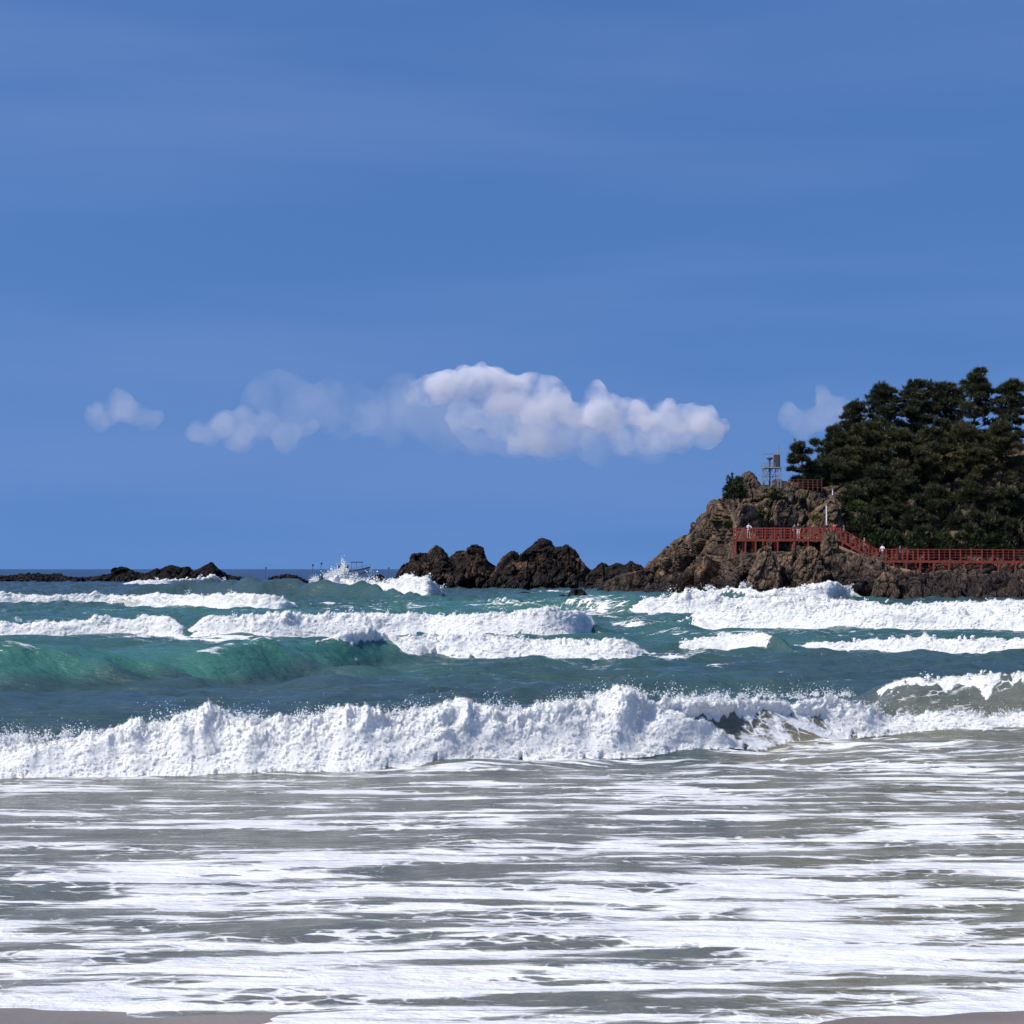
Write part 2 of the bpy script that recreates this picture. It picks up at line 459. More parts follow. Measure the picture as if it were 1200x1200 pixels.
w = NT('World', True); sc.world = w.m
tc = w.n('ShaderNodeTexCoord').outputs['Generated']
sepw = w.n('ShaderNodeSeparateXYZ'); w.l(tc, sepw.inputs[0])
zz = w.math('ADD', w.math('MULTIPLY', w.math('MAXIMUM', sepw.outputs[2], -0.05), 0.42), 0.36)
cmb = w.n('ShaderNodeCombineXYZ'); w.l(sepw.outputs[0], cmb.inputs[0]); w.l(sepw.outputs[1], cmb.inputs[1]); w.l(zz, cmb.inputs[2])
nrmv = w.n('ShaderNodeVectorMath', operation='NORMALIZE'); w.l(cmb.outputs[0], nrmv.inputs[0])
sky = w.n('ShaderNodeTexSky', sky_type='NISHITA', sun_disc=False)
sky.sun_elevation = sun_el; sky.sun_rotation = sun_az; sky.air_density = 1.0; sky.dust_density = 0.6; sky.ozone_density = 2.2
sky.altitude = 0
w.l(nrmv.outputs[0], sky.inputs[0])
# very faint high haze streaks
st = w.noise(w.mapping(tc, (1.2, 1.2, 9)), 1.3, 5, 0.5, 0.3)
skyc = w.mix(w.mrange(st, 0.42, 0.72, 0, 0.08), sky.outputs[0], (4.6, 5.2, 6.4))
hs = w.n('ShaderNodeHueSaturation'); hs.inputs['Saturation'].default_value = 1.22; hs.inputs['Value'].default_value = 1.32
w.l(w.mix(1.0, skyc, (0.985, 0.97, 1.09), 'MULTIPLY'), hs.inputs['Color'])
bg = w.n('ShaderNodeBackground'); bg.inputs['Strength'].default_value = 0.10
w.l(hs.outputs[0], bg.inputs['Color'])
wo = w.n('ShaderNodeOutputWorld'); w.l(bg.outputs[0], wo.inputs['Surface'])

sc.view_settings.view_transform = 'Standard'; sc.view_settings.look = 'None'
sc.view_settings.exposure = 0; sc.view_settings.gamma = 1; sc.view_settings.use_curve_mapping = False
sc.render.engine = 'CYCLES'
cy = sc.cycles
cy.use_denoising = True
try: cy.denoiser = 'OPENIMAGEDENOISE'; cy.denoising_input_passes = 'RGB_ALBEDO_NORMAL'
except Exception: pass
cy.max_bounces = 8; cy.diffuse_bounces = 3; cy.glossy_bounces = 3; cy.transmission_bounces = 3; cy.volume_bounces = 5
cy.transparent_max_bounces = 24
cy.use_adaptive_sampling = True; cy.adaptive_threshold = 0.015

# ------------------------------------------------------------------ waves
class Wave:
    def __init__(s, pts, foam=(), front=1.5, back=3.0, wfmin=0.7, th=0.0):
        """pts: (px, crest row, base row); foam: list of (px0, px1, t_lo, t_hi, soft px)"""
        pts = sorted(pts)
        s.px = np.array([p[0] for p in pts], float)
        Yb = np.array([3.05 * F / (p[2] - 667.0) for p in pts])
        A = np.array([CAMZ - (p[1] - 667.0) * (yb + 1.0) / F for p, yb in zip(pts, Yb)])
        A = np.where(A > 0.02, np.maximum(A - th, 0.06), 0)
        s.A = A; s.wf = np.maximum(A * front, wfmin); s.yc = Yb + s.wf; s.back = back; s.foam = foam
        g = np.arange(s.px[0] - 30, s.px[-1] + 31, 2.0)
        kk = np.hanning(13); kk /= kk.sum()
        def sm(v):
            q_ = np.interp(g, s.px, v, left=None, right=None); return np.convolve(np.pad(q_, 6, mode='edge'), kk, 'valid')
        s.lo, s.hi_ = s.px[0], s.px[-1]
        s.A, s.wf, s.yc, s.Yb = sm(s.A), sm(s.wf), sm(s.yc), sm(Yb); s.px = g
    def par(s, px):
        return np.interp(px, s.px, s.A), np.interp(px, s.px, s.yc), np.interp(px, s.px, s.wf)
    def ev(s, px, y):
        A, yc, wf = s.par(px)
        d = y - yc
        u = np.clip((d + wf) / wf, 0, 1)
        fr = u ** 1.5 * (1.5 - 0.5 * u)
        bk = np.exp(-(np.maximum(d, 0) / (s.back * np.maximum(A, 0.3))) ** 2)
        # fade outside the defined range
        e = sstep(s.lo - 30, s.lo + 2, px) * (1 - sstep(s.hi_ - 2, s.hi_ + 30, px))
        h = A * np.where(d < 0, fr, bk) * e
        t = np.where(d < 0, 1 + d / wf, 1 + d / (s.back * np.maximum(A, .3)))
        return h, t, e
    def mask(s, px, t, x, y):
        """foam coverage 0..1"""
        m = 0
        k = 14.0 / max(1.0, float(np.mean(s.yc)) * 0.35)
        jn = fbm2(px * 0.045, t * 2.0 + 3, 3, 0.2)
        jt = fbm2(px * 0.03, t * 0 + 7, 4, 0.5, .6)
        for (a, b, lo, hi, soft) in s.foam:
            hi_ = np.interp(px, [q[0] for q in hi], [q[1] for q in hi]) if isinstance(hi, (list, tuple)) else hi
            lo_ = np.interp(px, [q[0] for q in lo], [q[1] for q in lo]) if isinstance(lo, (list, tuple)) else lo
            mm = sstep(a - soft, a + soft, px + jn * soft * 1.5) * (1 - sstep(b - soft, b + soft, px + jn * soft * 1.5))
            mm = mm * sstep(lo_ - 0.14, lo_ + 0.14, t + jt * 0.30) * (1 - sstep(hi_ - 0.15, hi_ + 0.25, t + jt * 0.2))
            m = np.maximum(m, mm)
        return m

WV = {}
WV['near'] = Wave([(-500, 880, 917), (0, 862, 913), (136, 853, 909), (180, 848, 908), (215, 835, 908), (262, 830, 907), (300, 838, 906), (345, 838, 905), (400, 832, 904),
                   (450, 832, 902), (520, 830, 897), (545, 822, 895), (600, 827, 892), (640, 824, 890), (690, 814, 887), (735, 808, 884),
                   (780, 812, 880), (860, 812, 872), (930, 812, 866), (990, 810, 862), (1015, 820, 860), (1040, 838, 858), (1066, 842, 857), (1200, 840, 855), (1600, 840, 855)],
                  foam=[(-900, 862, -0.1, [(730, 1.25), (790, 0.70), (835, 0.5), (862, 0.1)], 12),
                        (775, 1028, [(775, .85), (860, .87), (940, .80), (985, .55), (1012, 0)], 1.3, 10),
                        (1012, 1900, -0.15, 1.3, 12)], front=1.3, th=.17)
WV['near_right'] = Wave([(1000, 824, 836), (1022, 806, 838), (1040, 800, 840), (1066, 797, 842), (1200, 790, 846), (1600, 790, 848)],
                        foam=[(1035, 1900, 0.88, 1.4, 10)], front=1.5, th=0.05)
WV['hump'] = Wave([(640, 822, 823), (700, 808, 822), (780, 797, 820), (850, 796, 818), (920, 800, 816), (990, 808, 814)], front=4, back=5)
WV['hump_b'] = Wave([(380, 822, 826), (450, 815, 826), (560, 812, 824), (640, 818, 822)], front=4, back=5)
WV['green'] = Wave([(-500, 756, 812), (0, 756, 812), (136, 753, 806), (215, 755, 802), (290, 751, 797), (340, 745, 793), (400, 741, 788), (450, 744, 781), (520, 747, 778),
                    (580, 744, 777), (620, 750, 776), (700, 750.5, 776), (740, 752, 775), (757, 760, 774), (790, 768, 774)],
                   foam=[(392, 757, [(392, 1.0), (430, 0.86), (480, 0.6), (530, 0.22), (580, -0.05), (700, -0.1)], 1.4, 16)], front=3.0, th=.15)
WV['green_left'] = Wave([(-500, 730, 748), (0, 728, 748), (136, 727, 747), (180, 725, 747), (215, 731, 748), (228, 738, 747)],
                        foam=[(-900, 214, -0.1, 1.4, 8)], front=1.3, th=0.15)
WV['middle'] = Wave([(222, 733, 748), (240, 725, 748), (300, 720, 748), (400, 718, 746), (500, 720, 745), (560, 721, 746), (600, 718, 746),
                     (640, 714, 746), (670, 712, 745), (690, 716, 743), (700, 728, 743), (740, 740, 742)],
                    foam=[(226, 697, -0.1, 1.4, 8)], front=1.3, th=0.17)
WV['left'] = Wave([(-500, 696, 711), (0, 696, 710), (136, 698, 709), (160, 699, 713), (250, 697, 715), (300, 698, 716), (330, 698, 716), (345, 704, 715.5), (420, 709, 714), (520, 711, 713)],
                  foam=[(-900, 344, -0.1, 1.5, 6)], front=1.2, th=0.2)
WV['swell'] = Wave([(150, 688, 700), (220, 683, 700), (300, 678, 702), (345, 682, 702), (390, 680, 703), (440, 686, 704), (480, 697, 705), (540, 703, 706), (600, 700, 710)], front=3.0, back=2)
WV['crash'] = Wave([(360, 692, 698), (378, 684, 698.5), (395, 680, 699), (408, 679, 699), (430, 679.5, 699.5), (455, 679, 700), (480, 675, 700), (500, 675, 701), (514, 684, 700), (524, 697, 700)],
                   foam=[(376, 519, -0.2, 1.6, 4)], front=1.0, th=0.45)
WV['reef'] = Wave([(-500, 683, 686), (0, 683, 686), (136, 684.5, 686), (160, 681.5, 686), (200, 679.5, 686), (250, 677.5, 685), (262, 679, 684), (272, 683, 684)],
                  foam=[(150, 268, -0.2, 1.6, 5)], front=1.2, th=0.2)
WV['right_back'] = Wave([(560, 712, 716), (600, 704, 719), (650, 700, 719), (700, 699, 721), (745, 699, 722), (800, 697, 722), (900, 699, 722), (1000, 701, 722), (1066, 705, 722), (1200, 706, 724), (1600, 706, 724)],
                        foam=[(746, 1900, [(746, .1), (760, -0.2)], 1.5, 7)], front=1.4, th=0.3)
WV['right_front'] = Wave([(760, 728, 730), (800, 719, 734), (850, 711, 737), (950, 710, 738), (1066, 714, 739), (1200, 716, 740), (1600, 716, 740)],
                         foam=[(812, 1900, -0.15, 1.5, 12)], front=1.3, th=0.25)
WV['headland_foot'] = Wave([(780, 697, 700), (805, 692, 701), (835, 689, 702), (870, 687, 703), (900, 692, 704), (940, 689, 704), (970, 684, 704), (992, 688, 703), (1002, 694, 703), (1012, 702, 703)],
                           foam=[(872, 1003, [(872, .6), (930, .3), (960, -.1)], 1.5, 8), (800, 900, .9, 1.4, 8)], front=1.5, th=0.35)
WV['dark_crest'] = Wave([(775, 762, 766), (800, 751, 765), (850, 745, 765), (880, 743, 766), (905, 743, 767), (925, 750, 770), (960, 762, 773), (1000, 770, 773)],
                        foam=[(795, 903, [(795, .4), (830, .0)], 1.3, 7)], front=1.5, th=0.12)
WV['right_mid'] = Wave([(925, 758, 762), (945, 750, 763), (1066, 747, 764), (1200, 745, 765), (1600, 745, 765)],
                       foam=[(940, 1900, -0.1, 1.4, 10)], front=1.2, th=0.15)
WV['dark_hump'] = Wave([(870, 775, 778), (905, 768, 778), (940, 763, 777), (985, 769, 776), (1040, 774, 775)], front=2.5, back=3)

# local foam streak fields (px, row, rx, ry, strength) on the flat sea
SPOTS = [(620, 712, 110, 10, .40), (470, 712, 60, 9, .36), (390, 715, 60, 6, .3), (700, 715, 60, 12, .48), (740, 732, 50, 9, .40), (190, 692, 70, 3, .35),
         (230, 751, 120, 3, .52), (330, 751, 60, 3, .45), (400, 765, 90, 10, .30), (330, 770, 60, 12, .24), (560, 751, 160, 3.2, .35), (440, 760, 60, 10, .38), (430, 775, 80, 8, .25),
         (790, 772, 40, 5, .35), (780, 742, 50, 6, .35), (960, 800, 50, 2.2, .5), (905, 788, 30, 2, .5), (840, 780, 30, 1.5, .45), (820, 765, 50, 4, .35),
         (930, 742, 180, 4, .35), (260, 818, 100, 8, .12), (600, 800, 120, 8, .10),
         (640, 696, 40, 2, .5), (700, 704, 40, 6, .42), (380, 736, 30, 3, .4), (200, 772, 12, 1, .5)]

def water_fields(px, y, x):
    h = np.zeros_like(px); tmax = np.zeros_like(px); foam = np.zeros_like(px)
    for k, wv in WV.items():
        hh, t, e = wv.ev(px, y)
        h = np.maximum(h, hh)
        if wv.foam:
            m = wv.mask(px, t, x, y) * e
            foam = np.maximum(foam, m * 1.0)
    return h, foam

def chop(x, y):
    # wind chop with crests running across the view; amplitude grows gently offshore
    wx = x + 0.8 * perlin2(x * .2, y * .2, .9); wy = y + 1.2 * perlin2(x * .11, y * .13, .4)
    a = sstep(22, 44, y)
    r1 = 1 - np.abs(perlin2(wx * 0.085, wy * 0.20, .11)) * 2
    r2 = 1 - np.abs(perlin2(wx * 0.22, wy * 0.5, .22)) * 2
    r3 = perlin2(wx * 0.55, wy * 1.25, .33)
    r4 = perlin2(wx * 1.3, wy * 2.9, .44)
    r5 = perlin2(wx * 3.1, wy * 5.9, .55)
    r6 = perlin2(wx * 0.36 + 7, wy * 0.8, .66)
    return (0.04 + .20 * a) * (r1 - .5) * 0.9 + (.05 + .11 * a) * (r2 - .5) + (.045 + .075 * a) * r6 + (.040 + .070 * a) * r3 + (.020 + .035 * a) * r4 + (.009 + .008 * a) * r5

print('building sea')
pxs = np.concatenate([np.arange(-700, -30, 12.), np.arange(-30, 1230, 1.15), np.arange(1230, 1900, 12.)])
rows = [8.0]
while rows[-1] < 420:
    Y = rows[-1]
    k = 0.006 if Y < 23 else (0.0022 if Y < 62 else (0.0024 if Y < 110 else 0.004))
    rows.append(Y * (1 + k))
rows = np.array(rows)
far_rows = np.concatenate([np.geomspace(430, 3000, 60), np.geomspace(3300, 60000, 24)])
ally = np.concatenate([rows, far_rows])
PX, YY = np.meshgrid(pxs, ally)
XX = (PX - 600) / F * YY
H, FO = water_fields(PX, YY, XX)
ch = chop(XX, YY)
fall = 1 - sstep(350, 900, YY)
Z = H + ch * (1 + .9 * sstep(80, 160, YY)) * fall * (1 - 0.5 * sstep(0, 0.5, FO)) * (1 - 0.6 * (1 - sstep(24.5, 27, YY))) - 0.02
ROW = 667 + 3.0 * F / YY
fo2 = np.zeros_like(FO)
for (cx, cyy, rx, ry, stg) in SPOTS:
    fo2 = np.maximum(fo2, stg * np.exp(-((PX - cx) / rx) ** 2 - ((ROW - cyy) / ry) ** 2))
# wash in front of the near breaker, lace on its face
yc_near = np.interp(PX, WV['near'].px, WV['near'].Yb)
wash = sstep(0.6, -0.2, YY - yc_near) * (0.31 + 0.16 * perlin2(XX * .25, YY * .9, .7) + .10 * sstep(22, 13, YY))
hN, tN, eN = WV['near'].ev(PX, YY)
hR, tR, eR = WV['near_right'].ev(PX, YY)
foR = sstep(-.1, .1, tR) * (1 - sstep(.9, 1, tR)) * .30 * eR
face = sstep(-0.05, 0.1, tN) * (1 - sstep(0.75, 0.9, tN)) * sstep(850, 880, PX) * 0.42
hG, tG, eG = WV['green'].ev(PX, YY)
fo2 = np.maximum(fo2, np.maximum(wash, np.maximum(face, foR)))
# thin streaks around every foam front
FOt = np.clip(np.maximum(FO * 1.05, fo2), 0, 1)
FOt = np.maximum(FOt, 0.26 * sstep(0.55, 0.95, tG) * (1 - sstep(1.2, 1.6, tG)) * (PX < 800))
FOt = np.maximum(FOt, 0.22 * sstep(60, 80, YY) * sstep(240, 170, YY) * sstep(-.1, .5, perlin2(XX * .06, YY * .09, .8)))
# bigger ambient specks
FOt = np.maximum(FOt, 0.10 * sstep(.1, .6, perlin2(XX * .05, YY * .12, .6)) * sstep(330, 80, YY))
sand = np.maximum(sstep(29, 24, YY) * 0.55, sstep(39, 30, YY) * sstep(790, 890, PX) * 0.85)
teal = np.zeros_like(YY)
for (cx, cyy, rx, ry, stg) in [(200, 768, 260, 16, 1.0), (400, 762, 130, 16, .9), (480, 785, 120, 14, .4), (250, 718, 260, 7, .8), (560, 714, 170, 12, .95),
                               (690, 706, 110, 11, 1.0), (800, 690, 130, 8, .7), (840, 835, 60, 16, .8), (800, 802, 120, 10, .5), (700, 775, 100, 12, .35), (900, 704, 150, 9, .5), (940, 760, 50, 12, .4)]:
    teal = np.maximum(teal, stg * np.exp(-((PX - cx) / rx) ** 2 - ((ROW - (cyy + 0 * Z)) / ry) ** 2))
teal = np.maximum(teal, .45 * sstep(50, 75, YY) * (1 - sstep(115, 165, YY)))
hl, tl, el = WV['green'].ev(PX, YY)
teal = np.maximum(teal, sstep(0.2, 0.6, tl) * (1 - sstep(1.5, 2.5, tl)) * (1 - sstep(520, 800, PX)))
far = sstep(200, 500, YY)
V = np.stack([XX, YY, Z], -1).reshape(-1, 3)
me = np_mesh('sea', V, grid_faces(len(ally), len(pxs)))
attr(me, 'wash', sstep(1.0, -0.5, YY - yc_near)); attr(me, 'foam', FOt); attr(me, 'sand', sand); attr(me, 'teal', teal); attr(me, 'far', far)
tag(link('water', me, M['water']), kind='structure')

# beach and sea floor: one sheet
bx = np.concatenate([np.linspace(-400, -30, 20), np.linspace(-29, 29, 120), np.linspace(30, 400, 20)]); by = np.concatenate([np.linspace(-60, 6, 20), np.linspace(6.3, 24, 90), np.linspace(25, 450, 40)])
BX, BY = np.meshgrid(bx, by)
BZ = np.where(BY < 17, 0.045 * (11.0 - BY), 0.045 * (11.0 - 17) - 0.05 * (BY - 17)) + 0.012 * perlin2(BX * .2, BY * .35, .2)
BZ = np.clip(BZ, -6, 2.0)
me = np_mesh('beach', np.stack([BX, BY, BZ], -1).reshape(-1, 3), grid_faces(len(by), len(bx)))
tag(link('beach', me, M['sand']), kind='structure')

# ------------------------------------------------------------------ foam bodies of the breakers
def water_z(px, y):
    x = (px - 600) / F * y
    h, _ = water_fields(px, y, x)
    return h

def droplets(name, pts, rad, mat, parent):
    pts = np.asarray(pts); n = len(pts)
    oc = np.array([(1, 0, 0), (-1, 0, 0), (0, 1, 0), (0, -1, 0), (0, 0, 1), (0, 0, -1)], float)
    of = np.array([(0, 2, 4), (2, 1, 4), (1, 3, 4), (3, 0, 4), (2, 0, 5), (1, 2, 5), (3, 1, 5), (0, 3, 5)])
    sc3 = rad[:, None, None] * (0.7 + 0.8 * RS.rand(n, 1, 3))
    V = (pts[:, None, :] + oc[None] * sc3).reshape(-1, 3)
    Fa = (of[None] + (np.arange(n) * 6)[:, None, None]).reshape(-1, 3)
    o = link(name, np_mesh(name, V, Fa, True), mat, parent); o['kind'] = 'stuff'
    return o

def breaker(key, label, mat, px0, px1, thick, lump, nspray=0, spray_h=0.5, dpx=1.0, nrow=140, spray_r=0.014, spikes=None, group='white breakers rolling in', froth_n=None, froth_r=None):
    shell = thick * 0.32; frmat = {'white_foam_near': M['froth_near'], 'white_foam_mid': M['froth_mid'], 'white_foam_far': M['froth_far']}[mat.name]
    Ym = float(np.mean(WV[key].yc)); froth_r = froth_r or 0.00062 * Ym
    froth_n = froth_n or 16000
    wv = WV[key]
    px = np.arange(px0, px1, dpx)
    A, yc, wf = wv.par(px)
    tt = np.linspace(-0.55, 1.0, int(nrow * .7)); tb = np.linspace(1.0, 2.4, int(nrow * .3))[1:]
    T = np.concatenate([tt, tb])
    PXg, Tg = np.meshgrid(px, T)
    Ag, ycg, wfg = A[None] + 0 * PXg, yc[None] + 0 * PXg, wf[None] + 0 * PXg
    Yg = np.where(Tg < 1, ycg + (Tg - 1) * wfg, ycg + (Tg - 1) * wv.back * np.maximum(Ag, .3) * 0.5)
    tw = np.where(Tg < 1, Tg, 1 + (Tg - 1) * 0.5)
    Xg = (PXg - 600) / F * Yg
    Hg = water_z(PXg, Yg) + chop(Xg, Yg) * 0.5 * (1 + .9 * sstep(80, 160, Yg)) * (1 - 0.6 * (1 - sstep(24.5, 27, Yg)))
    m = wv.mask(PXg, tw, Xg, Yg)
    s = 1.0 / lump
    Ng = grid_normals(Xg, Yg, Hg)
    if Ng[..., 2].mean() < 0: Ng = -Ng
    Ng = Ng + np.array([0, -0.35, 0.25]); Ng /= np.linalg.norm(Ng, axis=-1, keepdims=True)
    # arc length down the face stretches the noise evenly over steep parts
    arc = np.cumsum(np.hypot(np.gradient(Yg, axis=0), np.gradient(Hg, axis=0)), axis=0)
    wX = Xg * s + 0.5 * perlin3(Xg * s * .7, arc * s * .7, Hg * 0 + 3.3); wA = arc * s + 0.5 * perlin3(Xg * s * .7 + 40, arc * s * .7, Hg * 0 + 1.1)
    bil = 0; amp = 1; tot = 0
    for o_ in range(4):
        k = 1.9 ** o_
        nn = perlin3(wX * k + 3 * o_, wA * k, Hg * 0 + o_ * 9.37)
        bil = bil + amp * (np.sqrt(nn * nn + 0.02) * 2.0 if o_ == 0 else .5 + nn * .8); tot += amp; amp *= 0.5
    bil = bil / tot
    big = fbm2(PXg * 0.012 * (30 / np.mean(yc)) ** -0.3, Tg * 1.2, 3, .8)
    prof = (0.35 + 0.75 * np.exp(-((Tg - 0.8) / 0.5) ** 2)) * sstep(-0.4, 0.25, Tg)
    th = thick * prof * (0.55 + 0.62 * bil + 0.45 * big) * np.clip(0.95 + .75 * perlin2(PXg * .022 + thick * 50, Tg * .6, .9), .35, 1.7)
    sk = np.mean(yc) / 30.0
    if key == 'near': th = th * (1 - .45 * sstep(845, 875, PXg) * (1 - sstep(985, 1015, PXg)))
    spn = perlin2(PXg * 0.05 * sk ** .4, Tg * 2.6 + 2, .3) + 0.7 * perlin2(PXg * 0.13 * sk ** .4, Tg * 7 + 5, .6) + .4 * perlin2(PXg * 0.3, Tg * 15, .5)
    sp = np.clip(spn, -.4, 2) * np.exp(-((Tg - 1.0) / 0.3) ** 2) * thick * 0.45 * (.8 + .5 * bil)
    if spikes:
        for (cx, wd, hh) in spikes:
            sp = sp + hh * np.exp(-((PXg - cx) / wd) ** 2) * np.exp(-((Tg - 1.0) / 0.3) ** 2) * (0.4 + 1.3 * bil)
    ms = sstep(0.02, 0.7, m)
    kb = max(3, int(16 / dpx)); cs = np.cumsum(np.pad(ms, ((0, 0), (kb + 1, kb)), mode='edge'), axis=1)
    mb_ = (cs[:, 2 * kb + 1:] - cs[:, :-(2 * kb + 1)]) / (2 * kb + 1); kr_ = 6
    cs = np.cumsum(np.pad(mb_, ((kr_ + 1, kr_), (0, 0)), mode='edge'), axis=0); mb_ = (cs[2 * kr_ + 1:] - cs[:-(2 * kr_ + 1)]) / (2 * kr_ + 1)
    ms = ms * sstep(0.3, 1.0, mb_) * (0.25 + .75 * mb_)
    dn = ms * (th + sp) - 0.12 * thick * (1 - sstep(0.0, 0.3, m)) - 0.02
    Xf = Xg + Ng[..., 0] * dn; Yf = Yg + Ng[..., 1] * dn; Zf = Hg + Ng[..., 2] * dn
    e = min(len(px) // 8, 6)
    me = np_mesh('foam', np.stack([Xf, Yf, Zf], -1).reshape(-1, 3), grid_faces(len(T), len(px)))
    # drop faces lying wholly under water
    root = link('breaking_wave', me, mat)
    tag(root, label, 'wave', group)
    bm = bmesh.new(); bm.from_mesh(me)
    bm.verts.ensure_lookup_table()
    dead = (m.reshape(-1) <= 0.03)
    bmesh.ops.delete(bm, geom=[v for v in bm.verts if dead[v.index]], context='VERTS')
    bm.to_mesh(me); bm.free()
    me.polygons.foreach_set('use_smooth', [True] * len(me.polygons))
    # froth: loose porous layers of foam over the roller
    keep = (m > 0.12) & (Tg < 1.6) & (Tg > -0.3) & (PXg > -120) & (PXg < 1400)
    sv = []; sf = []; sl_ = []; off = 0
    fa = grid_faces(len(T), len(px)); kf = keep.reshape(-1)[fa].all(1)
    fa = fa[kf]; used = np.unique(fa); remap = np.full(PXg.size, -1); remap[used] = np.arange(len(used)); fa = remap[fa]
    basep = np.stack([Xf, Yf, Zf], -1).reshape(-1, 3)[used]; nn_ = Ng.reshape(-1, 3)[used] + np.array([0, 0, .5])
    ed = sstep(.12, .7, m).reshape(-1)[used]
    for q in range(5):
        hgt = shell * (q + 1) / 5
        sv.append(basep + nn_ * (hgt * ed)[:, None]); sf.append(fa + off); off += len(used); sl_.append(np.full(len(used), (q + 1) / 5.0) + (1 - ed) * .25)
    fo = link('froth', np_mesh('froth', np.concatenate(sv), np.concatenate(sf)), frmat, root); fo['kind'] = 'stuff'
    attr(fo.data, 'shell', np.concatenate(sl_))
    if nspray:
        crest_ok = m[np.argmin(np.abs(T - 0.98))]
        cand = np.where(crest_ok > 0.5)[0]
        if len(cand):
            nb = max(8, nspray // 38); pts = []; rr = []
            for q in range(nb):
                c = int(RS.choice(cand)); Yv = yc[c] + RS.normal() * 0.12 * wf[c]
                b0 = np.array([(px[c] - 600) / F * Yv, Yv, A[c] + thick * (.35 + .4 * RS.rand())])
                dv = np.array([RS.normal() * .45, -.3 + RS.normal() * .3, 1.0]); hj = spray_h * (0.35 + RS.exponential() * 0.9)
                hj = min(hj, spray_h * 3.2)
                nd = int(16 + RS.rand() * 70)
                t_ = RS.beta(1.0, 2.2, nd)[:, None]
                pp = b0 + dv * t_ * hj + RS.normal(size=(nd, 3)) * (.10 + .35 * t_) * hj * .45 * np.array([1.6, 1, .8])
                pp[:, 2] -= (t_[:, 0] ** 2) * hj * .25
                pts += list(pp); rr += list(spray_r * (.45 + RS.rand(nd) ** 3 * 2.0) * (1.25 - .6 * t_[:, 0]))
            if pts: droplets('spray', pts, np.array(rr), M['spray'], root)
    return root

print('building breakers')
B = breaker
n1 = B('near', 'tall white breaker nearest the shore, foaming across the whole foreground', M['foam_near'], -300, 1260, 0.20, 0.48, 24000, 0.15, 0.85, 230, 0.0048, froth_n=110000, froth_r=.021,
       spikes=[(540, 9, .10), (735, 22, .08), (955, 12, .08)])
B('near_right', 'short foaming crest on the brown wave at the far right of the foreground', M['foam_near'], 1010, 1500, 0.13, 0.3, 900, 0.12, 1.0, 80, 0.01, froth_n=5000)
B('green', 'long white roller below the middle one, left end running onto the smooth green wave', M['foam_mid'], 370, 790, 0.20, 0.5, 1500, 0.12, 0.9, 130, 0.012, froth_n=34000)
B('green_left', 'short white breaker at the left edge, level with the middle roller', M['foam_mid'], -300, 230, 0.22, 0.6, 900, 0.15, 0.9, 90, 0.013, froth_n=12000)
B('middle', 'long white roller across the middle of the bay behind the green wave', M['foam_mid'], 215, 712, 0.24, 0.65, 1500, 0.18, 0.9, 100, 0.015, froth_n=34000)
B('left', 'straight white breaker at the left, in front of the low black reef', M['foam_mid'], -300, 365, 0.30, 0.8, 900, 0.25, 0.9, 80, 0.024, froth_n=20000)
B('crash', 'white wave crashing beside the left sea stack, in front of the boat', M['foam_far'], 364, 530, 0.45, 1.0, 900, 0.5, 0.8, 90, 0.04,
  spikes=[(398, 5, .5), (389, 6, .3), (480, 8, .4)], froth_n=14000)
B('reef', 'thin line of surf breaking along the low black reef at the left', M['foam_far'], 130, 285, 0.35, 1.8, 80, 0.4, 0.8, 50, 0.07, spikes=[(248, 8, .7)], froth_n=4000)
B('right_back', 'rear one of two broad white breakers rolling below the rocky headland', M['foam_mid'], 725, 1500, 0.36, 0.85, 1400, 0.35, 0.9, 100, 0.022,
  spikes=[(800, 10, .45)], froth_n=22000)
B('right_front', 'front one of two broad white breakers rolling below the rocky headland', M['foam_mid'], 790, 1500, 0.32, 0.8, 700, 0.2, 0.9, 110, 0.025, froth_n=24000)
B('headland_foot', 'surf splashing against the foot of the rocky headland', M['foam_far'], 790, 1015, 0.45, 0.9, 700, 0.5, 0.8, 80, 0.04, spikes=[(975, 5, .15)], froth_n=14000)
B('dark_crest', 'small white breaker curling off a dark crest in the right half of the bay', M['foam_mid'], 780, 920, 0.2, 0.5, 400, 0.12, 0.9, 90, 0.018, froth_n=9000)
B('right_mid', 'low white breaker at the right edge below the two broad ones', M['foam_mid'], 925, 1500, 0.22, 0.55, 700, 0.12, 0.9, 80, 0.018, froth_n=12000)

# ------------------------------------------------------------------ rock
def rock_disp(X, Y, Z, scales, warp=0.22):
    wx = X + warp * perlin3(X * .5, Y * .5, Z * .5 + 9); wy = Y + warp * perlin3(X * .5 + 20, Y * .5, Z * .5)
    wz = Z + warp * perlin3(X * .5, Y * .5 + 31, Z * .5)
    # tilted strata
    a = 0.45; rx = wx * math.cos(a) - wz * math.sin(a); rz = wx * math.sin(a) + wz * math.cos(a)
    d = 0
    for (s, amp, crk) in scales:
        v, c = worley_block(rx / s + 3.1 * s, wy / s, rz / (s * 1.7))
        d = d + amp * v * 1.3 - crk * (1 - c)
    d = d + 0.06 * fbm3(X * 1.5, Y * 1.5, Z * 1.5, 4, .6)
    return d

